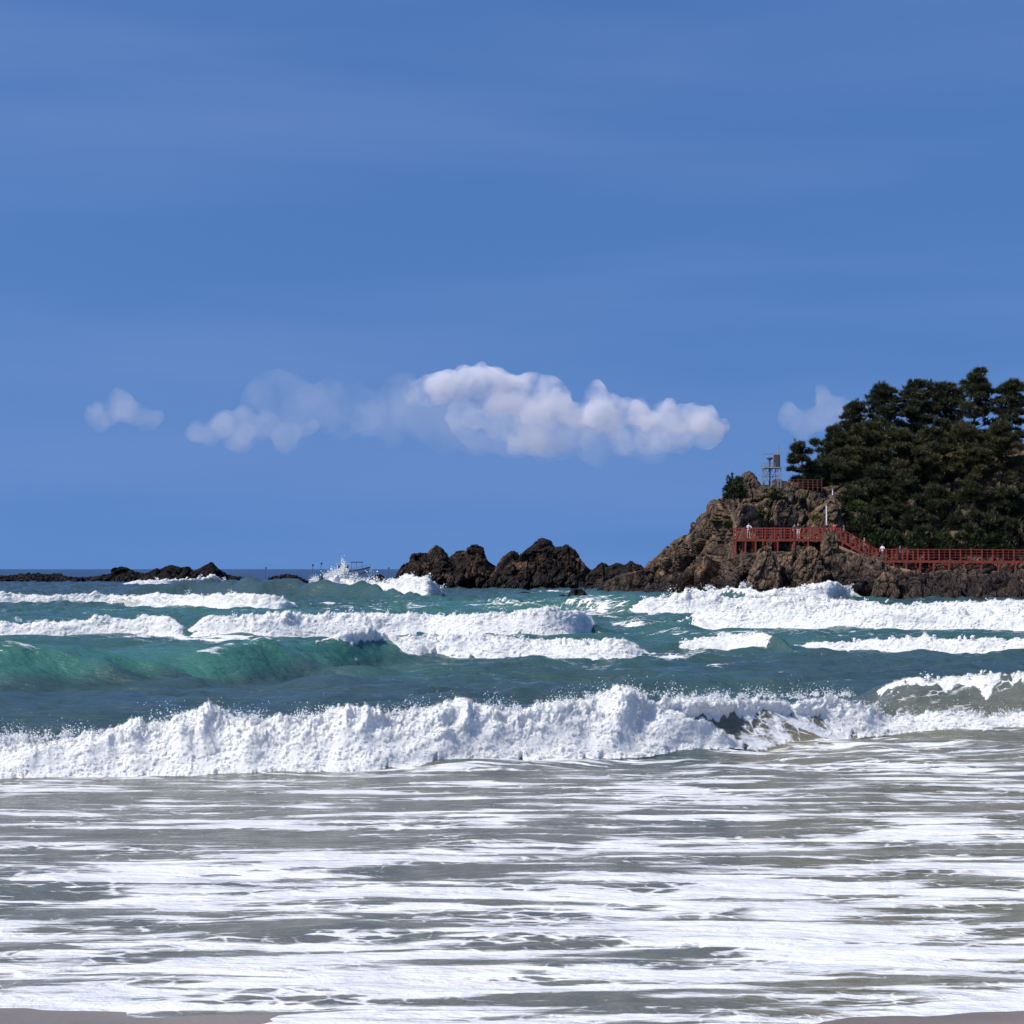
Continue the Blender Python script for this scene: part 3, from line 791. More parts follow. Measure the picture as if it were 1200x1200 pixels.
def stack_rock(name, sil, Y0, depth, mat, label, cat='rock', base_row=None, scales=((3.2, 1.0, .35), (1.3, .32, .14), (.55, .11, .06)), dpx=0.7, nv=150, group=None, steep=0.45, base_z=-0.8):
    sil = sorted(sil)
    sx = np.array([p[0] for p in sil], float)
    px = np.arange(sx[0], sx[-1] + 1e-6, dpx)
    top = np.interp(px, sx, [p[1] for p in sil])
    jg = perlin2(px * .35, px * 0 + sx[0], .2) + .7 * perlin2(px * .9, px * 0 + sx[0], .3)
    top = top + jg * 1.3 * np.clip((700 - top) / 25, .1, 1)
    span = sx[-1] - sx[0]
    # v from front base (0) over ridge (.5) to back base (1)
    v = np.linspace(0, 1, nv)
    PXg, Vg = np.meshgrid(px, v)
    _, _, zt = Pn(PXg, top[None] + 0 * PXg, Y0 + 0 * PXg)
    zt = np.maximum(zt, base_z + 0.05)
    hh = zt - base_z
    w_ = np.abs(Vg - 0.5) * 2            # 1 at bases, 0 at ridge
    prof = 1 - w_ ** (1.0 / steep)
    prof = np.clip(prof, 0, 1)
    edge = np.clip(np.minimum(PXg - sx[0], sx[-1] - PXg) / max(span * 0.18, 1e-3), 0, 1) ** 0.6
    Yg = Y0 + np.sign(Vg - .5) * w_ * (depth * 0.5) * (0.3 + 0.7 * edge) * (0.5 + 0.5 * np.minimum(1, hh / (hh.max() * .6)))
    Zg = base_z + hh * prof
    Xg = (PXg - 600) / F * Y0
    N = grid_normals(Xg, Yg, Zg)
    d = rock_disp(Xg, Yg, Zg, scales)
    fadeb = 1.0
    ridge = np.exp(-(w_ / 0.26) ** 2)
    d = d * (1 - 0.88 * ridge) * np.clip(hh / 1.2, 0.15, 1)
    Pd = np.stack([Xg, Yg, Zg], -1) - N * (-d[..., None])
    # keep orientation outward: front faces towards -Y
    if np.mean(N[:nv // 3, :, 1]) > 0: Pd = np.stack([Xg, Yg, Zg], -1) - N * d[..., None]
    me = np_mesh(name, Pd.reshape(-1, 3), grid_faces(len(v), len(px)))
    me.polygons.foreach_set('use_smooth', np.zeros(len(me.polygons), bool))
    o = link(name, me, mat); tag(o, label, cat, group)
    return o

print('building rocks')
R = stack_rock
R('sea_stack', [(461, 686), (464, 677), (472.5, 661), (481, 659.5), (485.5, 649), (492, 648), (500.7, 649), (505, 645), (511.5, 640), (517, 643), (520, 647), (526.7, 655), (531, 658),
                (535, 656.6), (536.4, 650), (544, 646), (550, 641), (555, 640), (560, 642), (563.5, 645.5), (570, 656.6), (583, 665), (592, 674), (600, 690)],
  262, 12, M['rock_dark'], 'dark twin-peaked sea stack left of the largest stack', 'sea stack', group='sea stacks off the headland')
R('sea_stack', [(570, 690), (580, 674), (587, 663), (593, 656), (600, 649), (607, 651), (616, 645), (624, 639), (632, 631.5), (638, 632), (643.7, 634), (651, 641), (658, 640), (665, 639), (674, 645.5), (682.7, 657), (693.5, 668), (700, 690)],
  258, 13, M['rock_dark'], 'largest sea stack, with painted sunlit rust brown patches and a broad peak', 'sea stack', group='sea stacks off the headland')
R('sea_stack', [(686, 690), (690, 675), (696, 667), (702, 661), (706, 659), (710, 661), (713.7, 663), (720, 660), (723.4, 658.5), (728, 661), (733, 661), (738.6, 656), (745, 660), (753, 665), (765, 676), (775, 690)],
  240, 10, M['rock_dark'], 'low jagged sea stack between the largest stack and the headland', 'sea stack', group='sea stacks off the headland')
small = ((1.2, .25, .12), (.5, .1, .06))
R('rock', [(600, 701), (604, 696), (612, 693), (620, 694), (626, 697), (629, 701)], 190, 2.5, M['rock_black'], 'low brown rock awash in front of the largest stack', 'rock', scales=small, nv=60, group='rocks awash before the stacks', base_z=-.4)
R('rock', [(631, 701), (634, 697.5), (640, 696.5), (645, 701)], 192, 1.6, M['rock_black'], 'smallest flat rock awash, middle one of those before the largest stack', 'rock', scales=small, nv=50, group='rocks awash before the stacks', base_z=-.4)
R('rock', [(648, 702), (652, 698), (660, 696), (665, 699), (667, 702)], 186, 2, M['rock_black'], 'flat black rock touching the left side of the rounded black rock', 'rock', scales=small, nv=50, group='rocks awash before the stacks', base_z=-.4)
R('rock', [(664, 703), (668, 694), (672, 690.5), (680, 690), (685, 693), (689, 698), (692, 703)], 184, 3, M['rock_black'], 'rounded black rock standing in the water left of the headland toe', 'rock', scales=small, nv=70, group='rocks awash before the stacks', base_z=-.4)
R('reef', [(-40, 690), (0, 676), (40, 672), (80, 676), (112, 676), (136, 672), (138, 666), (142.5, 664), (150, 666), (160, 670), (168, 673), (177, 670), (185, 667.5), (195, 664), (201.7, 661.7), (208, 664), (214, 665.5), (220, 663.5), (225, 669.5), (230, 669.5),
           (240, 663), (249, 659.5), (253, 662.5), (260, 671), (270, 676), (280, 677), (290, 676.5), (297, 678), (306, 690)], 392, 14, M['rock_black'],
  'long low black reef at the left with a sharp hump at its right end', 'reef', scales=((3.2, .6, .3), (1.3, .3, .15), (.6, .12, .06)), base_z=-1)
R('rock', [(309, 686), (315, 677.5), (322, 675), (331.5, 673.5), (339, 672.5), (345, 674.5), (349.5, 675.5), (358, 679), (368, 686)], 300, 6, M['rock_black'], 'low rounded black rock between the reef and the boat', 'rock', scales=small, nv=80, base_z=-.6)
R('rock', [(372, 686), (374.5, 677), (378, 675), (381, 677), (384, 686)], 240, 2, M['rock_black'], 'tiny black rock poking out of the spray left of the boat', 'rock', scales=small, nv=40, base_z=-.6)
R('rock', [(429, 686), (434, 677), (440, 673.5), (446, 673), (451, 676), (457, 686)], 260, 4, M['rock_black'], 'black domed rock between the boat and the sea stacks', 'rock', scales=small, nv=60, base_z=-.6)

# ---- headland
hp = [690, 695, 705, 720, 755, 770, 783, 787, 800, 813, 823, 835, 850, 857, 868, 876, 884, 890, 897, 917, 940, 960, 985, 1010, 1040, 1066, 1120, 1200, 1300, 1700]
ht = [705, 697, 683, 676, 665, 652, 643, 636, 630, 626, 611, 590, 579, 572, 556, 552, 550, 554, 565, 567, 569, 570, 566, 560, 548, 540, 525, 515, 510, 510]
lp = [690, 755, 800, 835, 850, 862, 884, 895, 917, 940, 960, 985, 1010, 1040, 1066, 1200, 1700]
ll = [703, 688, 672, 662, 655, 652, 649, 648, 648, 648, 648, 646, 654, 666, 670, 672, 672]
def IP(px, xs, ys): return np.interp(px, xs, ys)
px = np.concatenate([np.arange(690, 1080, 0.62), np.arange(1080, 1260, 1.3), np.arange(1262, 1700, 6)])
topr = IP(px, hp, ht); ledr = IP(px, lp, ll)
Y0 = IP(px, [690, 755, 835, 862, 985, 1040, 1066, 1200, 1700], [214, 206, 189, 176, 171, 165, 160, 155, 150])
Y2 = IP(px, [690, 755, 835, 850, 862, 985, 1066, 1200, 1700], [216, 211, 193, 185, 180.5, 180, 178.5, 178, 178])
dpt = IP(px, [690, 780, 835, 862, 1700], [0.6, 1.6, 2.4, 4.6, 4.8])
z2 = Pn(px, ledr, Y2)[2]
slope = IP(px, [690, 830, 900, 985, 1066, 1700], [.35, .45, .45, .8, 1.2, 1.2])
zt0 = Pn(px, topr, Y2 + dpt)[2]
Y4 = Y2 + dpt + np.maximum(zt0 - z2, 0) * slope
z4 = np.maximum(Pn(px, topr, Y4)[2], z2)
keys_y = [Y0 - 1.5, Y0 + 0.25 * (Y2 - Y0), Y0 + 0.55 * (Y2 - Y0), Y2, Y2 + dpt, Y2 + dpt + 0.42 * (Y4 - Y2 - dpt), Y4, Y4 + 4 + (z4) * .4, Y4 + 14 + z4 * 1.2]
zb = -1.2 + 0 * px
keys_z = [zb, zb + 0.40 * (z2 - zb), zb + 0.75 * (z2 - zb), z2, z2 + 0.15, z2 + 0.55 * (z4 - z2), z4, z4 - 0.4, z4 * 0 - 1.5]
seg = [60, 70, 70, 50, 100, 110, 30, 30]
Xr, Yr, Zr = [], [], []
for k in range(8):
    tt = np.linspace(0, 1, seg[k], endpoint=(k == 7))[:, None]
    Yr.append(keys_y[k][None] * (1 - tt) + keys_y[k + 1][None] * tt); Zr.append(keys_z[k][None] * (1 - tt) + keys_z[k + 1][None] * tt)
Yg = np.concatenate(Yr); Zg = np.concatenate(Zr)
def blur(a, n):
    for _ in range(n):
        a2 = a.copy(); a2[1:-1] = (a[:-2] + a[2:] + 2 * a[1:-1]) / 4; a = a2
    return a
Yg = blur(Yg, 110); Zg = blur(Zg, 110)
vv = np.concatenate([np.full(seg[k], k) + np.linspace(0, 1, seg[k], endpoint=False) for k in range(8)])
NR = 560
wgt_ = np.where(vv < 6.1, 1.0, 0.18)[1:, None]
arc = np.concatenate([np.zeros((1, len(px))), np.cumsum(np.hypot(np.diff(Yg, axis=0), np.diff(Zg, axis=0)) * wgt_ + 1e-5, axis=0)])
Yn = np.empty((NR, len(px))); Zn = np.empty_like(Yn); Vn = np.empty_like(Yn)
for c_ in range(len(px)):
    tq = np.linspace(0, arc[-1, c_], NR)
    Yn[:, c_] = np.interp(tq, arc[:, c_], Yg[:, c_]); Zn[:, c_] = np.interp(tq, arc[:, c_], Zg[:, c_]); Vn[:, c_] = np.interp(tq, arc[:, c_], vv)
Yg, Zg, vv = Yn, Zn, Vn
# x follows the plan ray so that the cliff turns with the coast
Xg = (px[None] - 600) / F * (Yg * .7 + .3 * Y2[None])
N = grid_normals(Xg, Yg, Zg)
if N[40:200, :, 1].mean() > 0: N = -N
Nb = N.copy()
for a_ in range(3): Nb[..., a_] = blur(blur(N[..., a_], 25).T, 25).T
N = Nb / np.linalg.norm(Nb, axis=-1, keepdims=True)
d = rock_disp(Xg, Yg, Zg, ((4.6, 1.25, .5), (2.0, .60, .33), (.85, .22, .15), (.38, .07, .05)), 0.22) - .3
damp = 1 - 0.85 * np.exp(-((vv - 3.45) / 0.65) ** 2) * IP(px, [835, 862], [0, 1])[None]      # calmer under the boardwalk
damp = damp * (1 - 0.7 * np.exp(-((vv - 6) / 0.45) ** 2))
damp = damp * IP(px, [690, 720, 800], [.25, .5, 1])[None]
Pd = np.stack([Xg, Yg, Zg], -1) + N * (d * damp)[..., None]
HEAD = (px, Pd, vv)
me = np_mesh('headland', Pd.reshape(-1, 3), grid_faces(*Yg.shape), False)
ho = link('rocky_headland', me, M['rock']); tag(ho, kind='structure')

def ground_at(pxq, rowq, v0=3.6, v1=7.0):
    """headland point nearest to the image row in its upper part"""
    j = int(np.argmin(np.abs(px - pxq)))
    sel = np.where((HEAD[2][:, j] >= v0) & (HEAD[2][:, j] <= v1))[0]
    c = HEAD[1][sel, j]
    r = 667 - (c[:, 2] - CAMZ) / c[:, 1] * F
    k = int(np.argmin(np.abs(r - rowq)))
    return Vector(c[k])

sl = ((1.5, .35, .16), (.6, .14, .08))
R('boulder', [(963, 662), (966, 640), (967, 629), (970, 622.5), (975, 621), (980, 624), (982, 634), (984, 645), (987, 662)], 178.2, 2.2, M['rock_light'], 'upright tan rock pillar in front of the boardwalk bend', 'boulder', scales=sl, nv=110, dpx=.35, base_z=2.5, steep=.3)
R('boulder', [(872, 690), (880, 668), (888, 650), (895, 641), (901, 640), (908, 650), (914, 668), (918, 690)], 177.3, 4.0, M['rock_light'], 'big sloping brown boulder under the left end of the boardwalk', 'boulder', scales=sl, nv=120, dpx=.4, base_z=1.0, steep=.4)
R('boulder', [(928, 680), (934, 658), (941, 645), (948, 640), (955, 642), (961, 652), (968, 680)], 177.6, 3.6, M['rock_light'], 'rubbly tan outcrop below the middle of the boardwalk', 'boulder', scales=((.8, .28, .16), (.35, .12, .08)), nv=120, dpx=.35, base_z=1.0, steep=.4)
R('boulder', [(936, 640), (942, 618), (949, 607), (957, 596), (966, 590), (972, 584), (976, 581), (980, 588), (986, 600), (992, 616), (998, 640)], 187.5, 4.5, M['rock_light'], 'pointed pale outcrop rising behind the boardwalk beside the white pole', 'boulder', scales=((2.0, .45, .2), (.8, .2, .1)), nv=140, dpx=.4, base_z=6.0, steep=.4)
R('boulder', [(858, 620), (861, 602), (866, 592), (873, 586), (880, 590), (887, 602), (891, 620)], 187.0, 3.0, M['rock_light'], 'rounded pale rock face above the left end of the boardwalk', 'boulder', scales=((1.8, .4, .2), (.7, .18, .1)), nv=110, dpx=.4, base_z=6.0, steep=.35)
R('boulder', [(905, 640), (908, 612), (914, 600), (922, 592), (930, 594), (935, 606), (938, 640)], 188.0, 3.0, M['rock'], 'grey brown slabs standing behind the middle of the boardwalk', 'boulder', scales=((1.4, .5, .22), (.6, .18, .1)), nv=110, dpx=.4, base_z=6.0, steep=.3)
R('boulder', [(1020, 700), (1025, 676), (1034, 668), (1044, 672), (1050, 684), (1056, 700)], 168, 3.5, M['rock_light'], 'rounded brown boulder at the water below the lower boardwalk', 'boulder', scales=sl, nv=100, dpx=.45, base_z=-.5, steep=.4)
R('boulder', [(1024, 650), (1028, 635), (1034, 627), (1040, 630), (1044, 650)], 188, 2.0, M['rock'], 'grey rock in the shade behind the lower boardwalk', 'boulder', scales=sl, nv=70, dpx=.5, base_z=4.0, steep=.35)

# ------------------------------------------------------------------ boardwalk
print('building boardwalk')
YD = 182.2
bw = empty('boardwalk', P(985, 631, YD), 'red timber boardwalk with railings stepping down across the headland', 'boardwalk')
inv = -Vector(bw.location)
def bwp(px_, row, dy=0.0):
    p = P(px_, row, YD); p.y += dy; return p + inv
W = 2.0                                  # deck width
# deck runs: list of (px, row of deck top) front edge
runs = [((861.5, 631.2), (984.5, 631.2)), ((984.5, 631.2), (1026, 656)), ((1026, 656), (1300, 657.5))]
def at(pxq):
    for (a, b) in runs:
        if a[0] <= pxq <= b[0]:
            return a[1] + (b[1] - a[1]) * (pxq - a[0]) / (b[0] - a[0])
for i, (a, b) in enumerate(runs):
    mb = MB(); bm_ = MB()
    p0, p1 = bwp(*a), bwp(*b)
    L = (p1 - p0).length
    n = max(2, int(L / 0.30))
    for k in range(n):
        t0, t1 = k / n, (k + 1) / n
        q0 = p0.lerp(p1, t0 + .004); q1 = p0.lerp(p1, t1 - .004)
        c = (q0 + q1) / 2 + Vector((0, W / 2, -0.03))
        if i == 1:
            mb.box(c, ((q1 - q0).x, W, 0.06))
        else:
            mb.bar(q0 + Vector((0, W / 2, -.03)), q1 + Vector((0, W / 2, -.03)), W, .06)
    mb.build('stair_treads' if i == 1 else 'deck', M['plank'], bw)
    for dy in (-.05, W + .05):
        MB().bar(p0 + Vector((0, dy, -.17)), p1 + Vector((0, dy, -.17)), .08, .22).build('beam', M['red'], bw)

# railings front and back: posts, rails, balusters
ppos = list(np.arange(863, 984, 11.2)) + [985, 996, 1007, 1018, 1027] + list(np.arange(1038, 1295, 12.5))
def rail(dy, nm):
    for k in range(len(ppos) - 1):
        a, b = ppos[k], ppos[k + 1]
        pa, pb = bwp(a, at(a), dy), bwp(b, at(b), dy)
        if a > 1100 and dy > 0: continue
        m_ = MB()
        for z, th in ((1.13, .08), (.85, .04), (.56, .04), (.28, .04)):
            m_.bar(pa + Vector((0, 0, z)), pb + Vector((0, 0, z)), .05, th)
        for q in (1 / 2,):
            c = pa.lerp(pb, q)
            m_.bar(c + Vector((0, 0, .12)), c + Vector((0, 0, 1.1)), .04)
        m_.build('railing', M['red'], bw)
    for a in ppos:
        if a > 1100 and dy > 0: continue
        c = bwp(a, at(a), dy)
        m_ = MB().box(c + Vector((0, 0, .56)), (.12, .12, 1.24)); m_.box(c + Vector((0, 0, 1.20)), (.15, .15, .05))
        m_.build('railing_post', M['red'], bw)
rail(-.06, 'front'); rail(W + .06, 'back')
m_ = MB()
for z in (1.13, .85, .58, .3): m_.bar(bwp(863, 631.2, -.05) + Vector((0, 0, z)), bwp(863, 631.2, W + .05) + Vector((0, 0, z)), .06, .06)
m_.build('railing', M['red'], bw)
sup = [(862, 648), (873.5, 646), (885.4, 644), (898.8, 637), (911.3, 643), (930, 643), (947, 640), (987, 645), (998, 649), (1010.6, 655), (1023.4, 662), (1036, 666), (1047, 668), (1062, 670), (1078, 671), (1094, 671), (1112, 671), (1130, 671), (1150, 672), (1170, 672), (1190, 672)]
for (a, r) in sup:
    for dy in (0.0, W - .1):
        top_ = bwp(a, at(a), dy); bot = bwp(a, r + 3, dy)
        MB().bar(bot, top_ + Vector((0, 0, -.2)), .15).build('support_post', M['red'], bw)
# stone kerb path below the stairs
pk = MB()
pts = [P(980, 640, 180.6), P(992, 645, 180.5), (P(1010, 652.5, 180.3)), P(1025, 658.5, 180.1), P(1041, 664.5, 179.9), P(1066, 669.5, 179.6)]
kr = bpy.data.objects.new
for a, b in zip(pts[:-1], pts[1:]):
    pk.bar(a, b + (b - a).normalized() * .03, .5, .3)
tag(pk.build('stone_kerb', M['stone'], bevel=.04), 'pale tan stone kerb running down under the boardwalk stairs', 'kerb')

# ------------------------------------------------------------------ tower
TY = 189.5
def tw(px_, row, dy=0): 
    p = P(px_, row, TY); p.y += dy; return p
gT = ground_at(904, 566, 5.2, 7)
TY = gT.y
tb = tw(905, 568)
tower = empty('beacon_tower', tb, 'small lattice beacon platform with brown cabinet and antenna on top of the headland', 'beacon')
def q(px_, row, dy=0): return tw(px_, row, dy) - tb
for (a, dy) in ((896.5, 0), (904, 0), (911.5, 0), (915, 0), (896.5, 1.6), (911.5, 1.6)):
    MB().bar(q(a, 572, dy), q(a, 548, dy), .09).build('leg', M['steel'], tower)
m_ = MB()
for dy in (0, 1.6):
    for (a, b) in ((896.5, 904), (904, 911.5)):
        m_.bar(q(a, 566, dy), q(b, 549, dy), .05); m_.bar(q(b, 566, dy), q(a, 549, dy), .05)
    m_.bar(q(895, 557.5, dy), q(915, 557.5, dy), .06)
m_.build('bracing', M['steel'], tower)
MB().box((q(896, 548, .8) + q(915.5, 548, .8)) / 2, ((q(915.5, 548) - q(894.5, 548)).x, 2.0, .14)).build('platform', M['steel'], tower)
m_ = MB()
for dy in (-.1, 1.7):
    for r in (545.2, 542.2): m_.bar(q(895, r, dy), q(908, r, dy), .04)
    for a in (895, 899, 903, 908): m_.bar(q(a, 548, dy), q(a, 542, dy), .05)
m_.build('railing', M['steel'], tower)
MB().tube([q(902.6, 570, .4), q(902.6, 538, .4)], .10, 10).build('mast', M['dsteel'], tower)
m_ = MB().tube([q(902.6, 538.6, .4), q(902.6, 537.6, .4), q(902.6, 536.6, .4)], [.18, .34, .34], 12)
m_.tube([q(902.6, 536.6, .4), q(902.6, 535.8, .4)], [.38, .30], 12); m_.build('lamp', M['dsteel'], tower, bevel=.02)
m_ = MB().box((q(908.3, 532.5, .8) + q(914.9, 547.4, .8)) / 2, (abs((q(914.9, 540) - q(908.3, 540)).x), .9, abs((q(908, 532.5) - q(908, 547.4)).z)))
cb = m_.build('cabinet', M['brown'], tower, bevel=.03)
MB().box((q(909.4, 535, .33) + q(913.8, 546, .33)) / 2, (.40, .04, .95)).build('door', M['dsteel'], cb)
MB().bar(q(895, 531.2, .8), q(915.4, 532.2, .8), .14, .10).build('roof_beam', M['steel'], tower)
MB().tube([q(913.3, 532, .8), q(913.3, 520.3, .8)], [.06, .045], 8).build('antenna', M['steel'], tower)

# lookout railing
LY = TY - 0.6
lr = empty('lookout_railing', P(943, 571, LY), 'dark red railing of the lookout between the beacon and the pines', 'railing')
li = -Vector(lr.location)
posts_l = [924, 930, 935.5, 941, 947, 952.5, 958, 963]
for k, a in enumerate(posts_l):
    MB().bar(P(a, 575, LY) + li, P(a, 561.5, LY) + li, .08).build('post', M['redd'], lr)
m_ = MB()
for r in (562.2, 565.2, 568.2): m_.bar(P(924, r, LY) + li, P(963, r, LY) + li, .04, .045)
m_.build('rails', M['redd'], lr)
MB().box(P(943.5, 571.5, LY + 1) + li, (3.9, 1.6, .08)).build('deck', M['plank'], lr)

# poles
def pole(px_, r0, r1, Y, rad, label):
    b = P(px_, r1, Y); t_ = empty('pole', b, label, 'pole')
    h = (P(px_, r0, Y) - b).z
    MB().tube([(0, 0, -.6), (0, 0, h)], [rad, rad * .85], 10).build('shaft', M['white'], t_)
    MB().tube([(0, 0, h), (0, 0, h + .05), (0, 0, h + .09)], [rad * 1.3, rad * 1.3, rad * .3], 10).build('cap', M['steel'], t_)
pole(968.7, 592, 617, 185.0, .085, 'tall white pole behind the boardwalk bend')
pole(975.8, 574, 583, 187.5, .07, 'short white post on the tip of the pointed outcrop')

# ------------------------------------------------------------------ vegetation
def blades(P0, D, L, Wd, rs):
    """triangular blades: base points, directions"""
    n = len(P0)
    r = rs.normal(size=(n, 3)); side = np.cross(D, r); side /= np.linalg.norm(side, axis=1)[:, None] + 1e-9
    a = P0 - side * Wd[:, None] / 2; b = P0 + side * Wd[:, None] / 2; c = P0 + D * L[:, None]
    V = np.stack([a, b, c], 1).reshape(-1, 3)
    return V, np.arange(3 * n).reshape(-1, 3)

def tufts(C, D, rs, nb=13, L=.46, Wd=.07, spread=.55):
    n = len(C)
    P0 = np.repeat(C, nb, 0) + rs.normal(size=(n * nb, 3)) * .05
    d = np.repeat(D, nb, 0) + rs.normal(size=(n * nb, 3)) * spread
    d /= np.linalg.norm(d, axis=1)[:, None]
    return blades(P0, d, L * (0.7 + .6 * rs.rand(n * nb)), Wd * (0.7 + .6 * rs.rand(n * nb)), rs)

def pine(px_, base_row, top_row, Y, label, rad=2.6, mat='pine', seed=0, limbs=26, per=34, lean=0.0, low=0.22, group='pines crowding the top of the headland'):
    rs = np.random.RandomState(seed + 100)
    b = P(px_, base_row, Y); H_ = (base_row - top_row) * Y / F
    root = empty('pine_tree', b, label, 'tree', group)
    npt = 9; tp = []
    wob = rs.normal(size=2) * .25
    for i in range(npt):
        t = i / (npt - 1)
        tp.append(Vector((lean * t * H_ + wob[0] * math.sin(t * 3.5), wob[1] * math.sin(t * 4), t * H_ * .94 - .4 * (1 - t))))
    tr = [0.19 * (1 - .8 * i / (npt - 1)) * (H_ / 9) ** .5 + .02 for i in range(npt)]
    tm = MB().tube(tp, tr, 8)
    def trunk_at(t):
        f = t * (npt - 1); i = min(int(f), npt - 2); return tp[i].lerp(tp[i + 1], f - i)
    C = []; D = []
    for k in range(limbs):
        t = low + (1 - low) * ((k + .5) / limbs) ** .85
        p0 = trunk_at(min(t, .99))
        az = k * 2.4 + rs.rand() * .9
        u_ = (1 - t) / (1 - low); prof = min(1.0, (u_ * 1.7 + .15)) * (1.0 - .35 * max(0, u_ - .8) / .2) * (0.75 + .45 * rs.rand())
        Lm = rad * prof * (0.65 + .55 * rs.rand())
        ux, uy = math.cos(az), math.sin(az)
        rise = (.12 + .75 * t) * Lm
        p1 = p0 + Vector((ux * Lm * .5, uy * Lm * .5, rise * .3)); p2 = p0 + Vector((ux * Lm, uy * Lm, rise))
        r0 = .07 * (1 - t * .5)
        tm.tube([p0, p1, p2], [r0, r0 * .6, .015], 5)
        npad = 2 if Lm > 1.2 else 1
        for pd in range(npad + 1):
            f = 1 - pd * .33
            c0 = p0.lerp(p2, f) + Vector(tuple(rs.normal(size=3) * [.3, .3, .12]))
            pr = (0.42 + .30 * rs.rand()) * (rad / 2.6) ** .5 * (1.15 if pd == 0 else .95)
            nn = int(per * (1.0 if pd == 0 else .7))
            a = rs.rand(nn) * 2 * math.pi; r = np.sqrt(rs.rand(nn)) * pr
            cx = np.stack([np.cos(a) * r, np.sin(a) * r, (rs.rand(nn) - .35) * .34 - .15 * (r / pr) ** 2], 1) + np.array(c0)
            dd = np.stack([np.cos(a) * (r / pr) * .8, np.sin(a) * (r / pr) * .8, np.full(nn, .8)], 1)
            C.append(cx); D.append(dd)
    # leader
    top = trunk_at(1.0)
    for e_ in range(3):
        q_ = trunk_at(.93 - .05 * e_); az = rs.rand() * 6.28; e2 = q_ + Vector((math.cos(az) * .5, math.sin(az) * .5, .5 + .4 * rs.rand()))
        tm.tube([q_, e2], [.04, .015], 5)
        cx = rs.normal(size=(18, 3)) * [.17, .17, .24] + np.array(e2); C.append(cx); D.append(np.tile([0, 0, 1.], (18, 1)) + rs.normal(size=(18, 3)) * .3)
    nn = 26; cx = rs.normal(size=(nn, 3)) * [.28, .28, .3] + np.array(top); C.append(cx); D.append(np.tile([0, 0, 1.], (nn, 1)) + rs.normal(size=(nn, 3)) * .3)
    C = np.concatenate(C); D = np.concatenate(D)
    V, Fa = tufts(C, D, rs)
    tm.build('trunk', M['bark'], root, smooth=True)
    link('crown', np_mesh('crown', V, Fa, False), M[mat], root)
    return root

print('building trees')
T_ = [ # px, base, top, Y, label, rad, mat, limbs, lean, low
 (933, 574, 522, 191.5, 'lone open-crowned pine standing between the beacon and the pine wood', 1.25, 'pine', 13, .06, .12),
 (952, 582, 556, 192, 'small bushy pine just right of the lone pine', .8, 'pine', 16, 0, .05),
 (1036, 575, 449, 201, 'tallest pine in the wood, with an uneven open top', 3.2, 'pine', 34, 0, .15),
 (1075, 575, 444, 203, 'dark pine cut by the right side, behind the tallest one', 3.2, 'pine', 34, 0, .15),
 (1002, 580, 469, 199, 'pine with a narrow pointed top left of the tallest pine', 2.1, 'pine', 30, 0, .15),
 (981, 582, 500, 197, 'spreading pine forming the left edge of the wood', 2.0, 'pine', 30, -.04, .12),
 (1019, 588, 494, 196, 'pine in the middle of the wood below the tallest pine', 3.0, 'pine2', 30, 0, .1),
 (1054, 600, 502, 194, 'olive tinged pine at the right side of the wood', 3.1, 'pine2', 32, 0, .08),
 (993, 600, 528, 193.5, 'olive green pine above the pointed outcrop', 2.2, 'pine2', 26, 0, .05),
 (970, 595, 541, 193, 'low pine at the left foot of the wood behind the outcrop', 1.5, 'pine', 22, 0, .05),
 (1027, 618, 550, 191, 'low dense pine above the boardwalk stairs', 2.5, 'pine', 26, 0, .04),
 (1060, 628, 560, 190, 'low dark pine behind the lower boardwalk', 2.5, 'pine', 26, 0, .04),
 (1002, 622, 575, 189.5, 'lowest pine of the wood, right behind the top of the stairs', 1.9, 'pine', 22, 0, .04),
 (1044, 640, 592, 188.6, 'stunted dark pine between boardwalk stairs and lower boardwalk', 1.9, 'pine', 20, 0, .04),
 (982, 632, 596, 187.5, 'knee-high stunted pine at the top of the boardwalk stairs', 1.3, 'pine', 16, 0, .03),
 (1018, 642, 598, 187.5, 'stunted pine behind the middle of the boardwalk stairs', 1.8, 'pine', 20, 0, .03),
 (1070, 652, 600, 187.2, 'stunted dark pine just behind the lower boardwalk railing', 2.1, 'pine', 20, 0, .03),
 (1120, 654, 606, 187.2, 'stunted dark pine behind the railing, left one of the right-hand pair', 2.0, 'pine', 20, 0, .03),
 (1160, 654, 606, 187.2, 'stunted dark pine behind the railing, right one of the right-hand pair', 2.0, 'pine', 20, 0, .03),
 (1108, 570, 447, 203, 'tall pine beyond the tallest pine towards the right side', 3.7, 'pine', 32, 0, .12),
 (1143, 570, 433, 202, 'tall pine second from the right side on the skyline', 4.0, 'pine', 32, 0, .12),
 (1186, 570, 443, 201, 'tall pine farthest right on the skyline', 3.6, 'pine', 30, 0, .12),
 (1092, 605, 500, 194, 'olive pine in front of the skyline pines at the right', 3.0, 'pine2', 30, 0, .06),
 (1130, 608, 495, 194, 'olive pine in the middle of the right slope', 3.0, 'pine2', 30, 0, .06),
 (1172, 608, 492, 194, 'olive pine nearest the right border of the slope', 3.0, 'pine2', 30, 0, .06),
 (1096, 640, 572, 189, 'low dark pine over the boardwalk, left of its right-hand neighbours', 2.5, 'pine', 24, 0, .04),
 (1138, 642, 570, 189, 'low dark pine over the boardwalk in the middle of the right slope', 2.5, 'pine', 24, 0, .04),
 (1180, 642, 574, 189, 'low dark pine over the boardwalk farthest right', 2.5, 'pine', 24, 0, .04),
]
for i, (a, b_, t_, Y, lab, rd, mt, lb, ln, lo) in enumerate(T_):
    pine(a, b_, t_, Y, lab, rd, mt, i * 3 + 1, lb, 34, ln, lo)

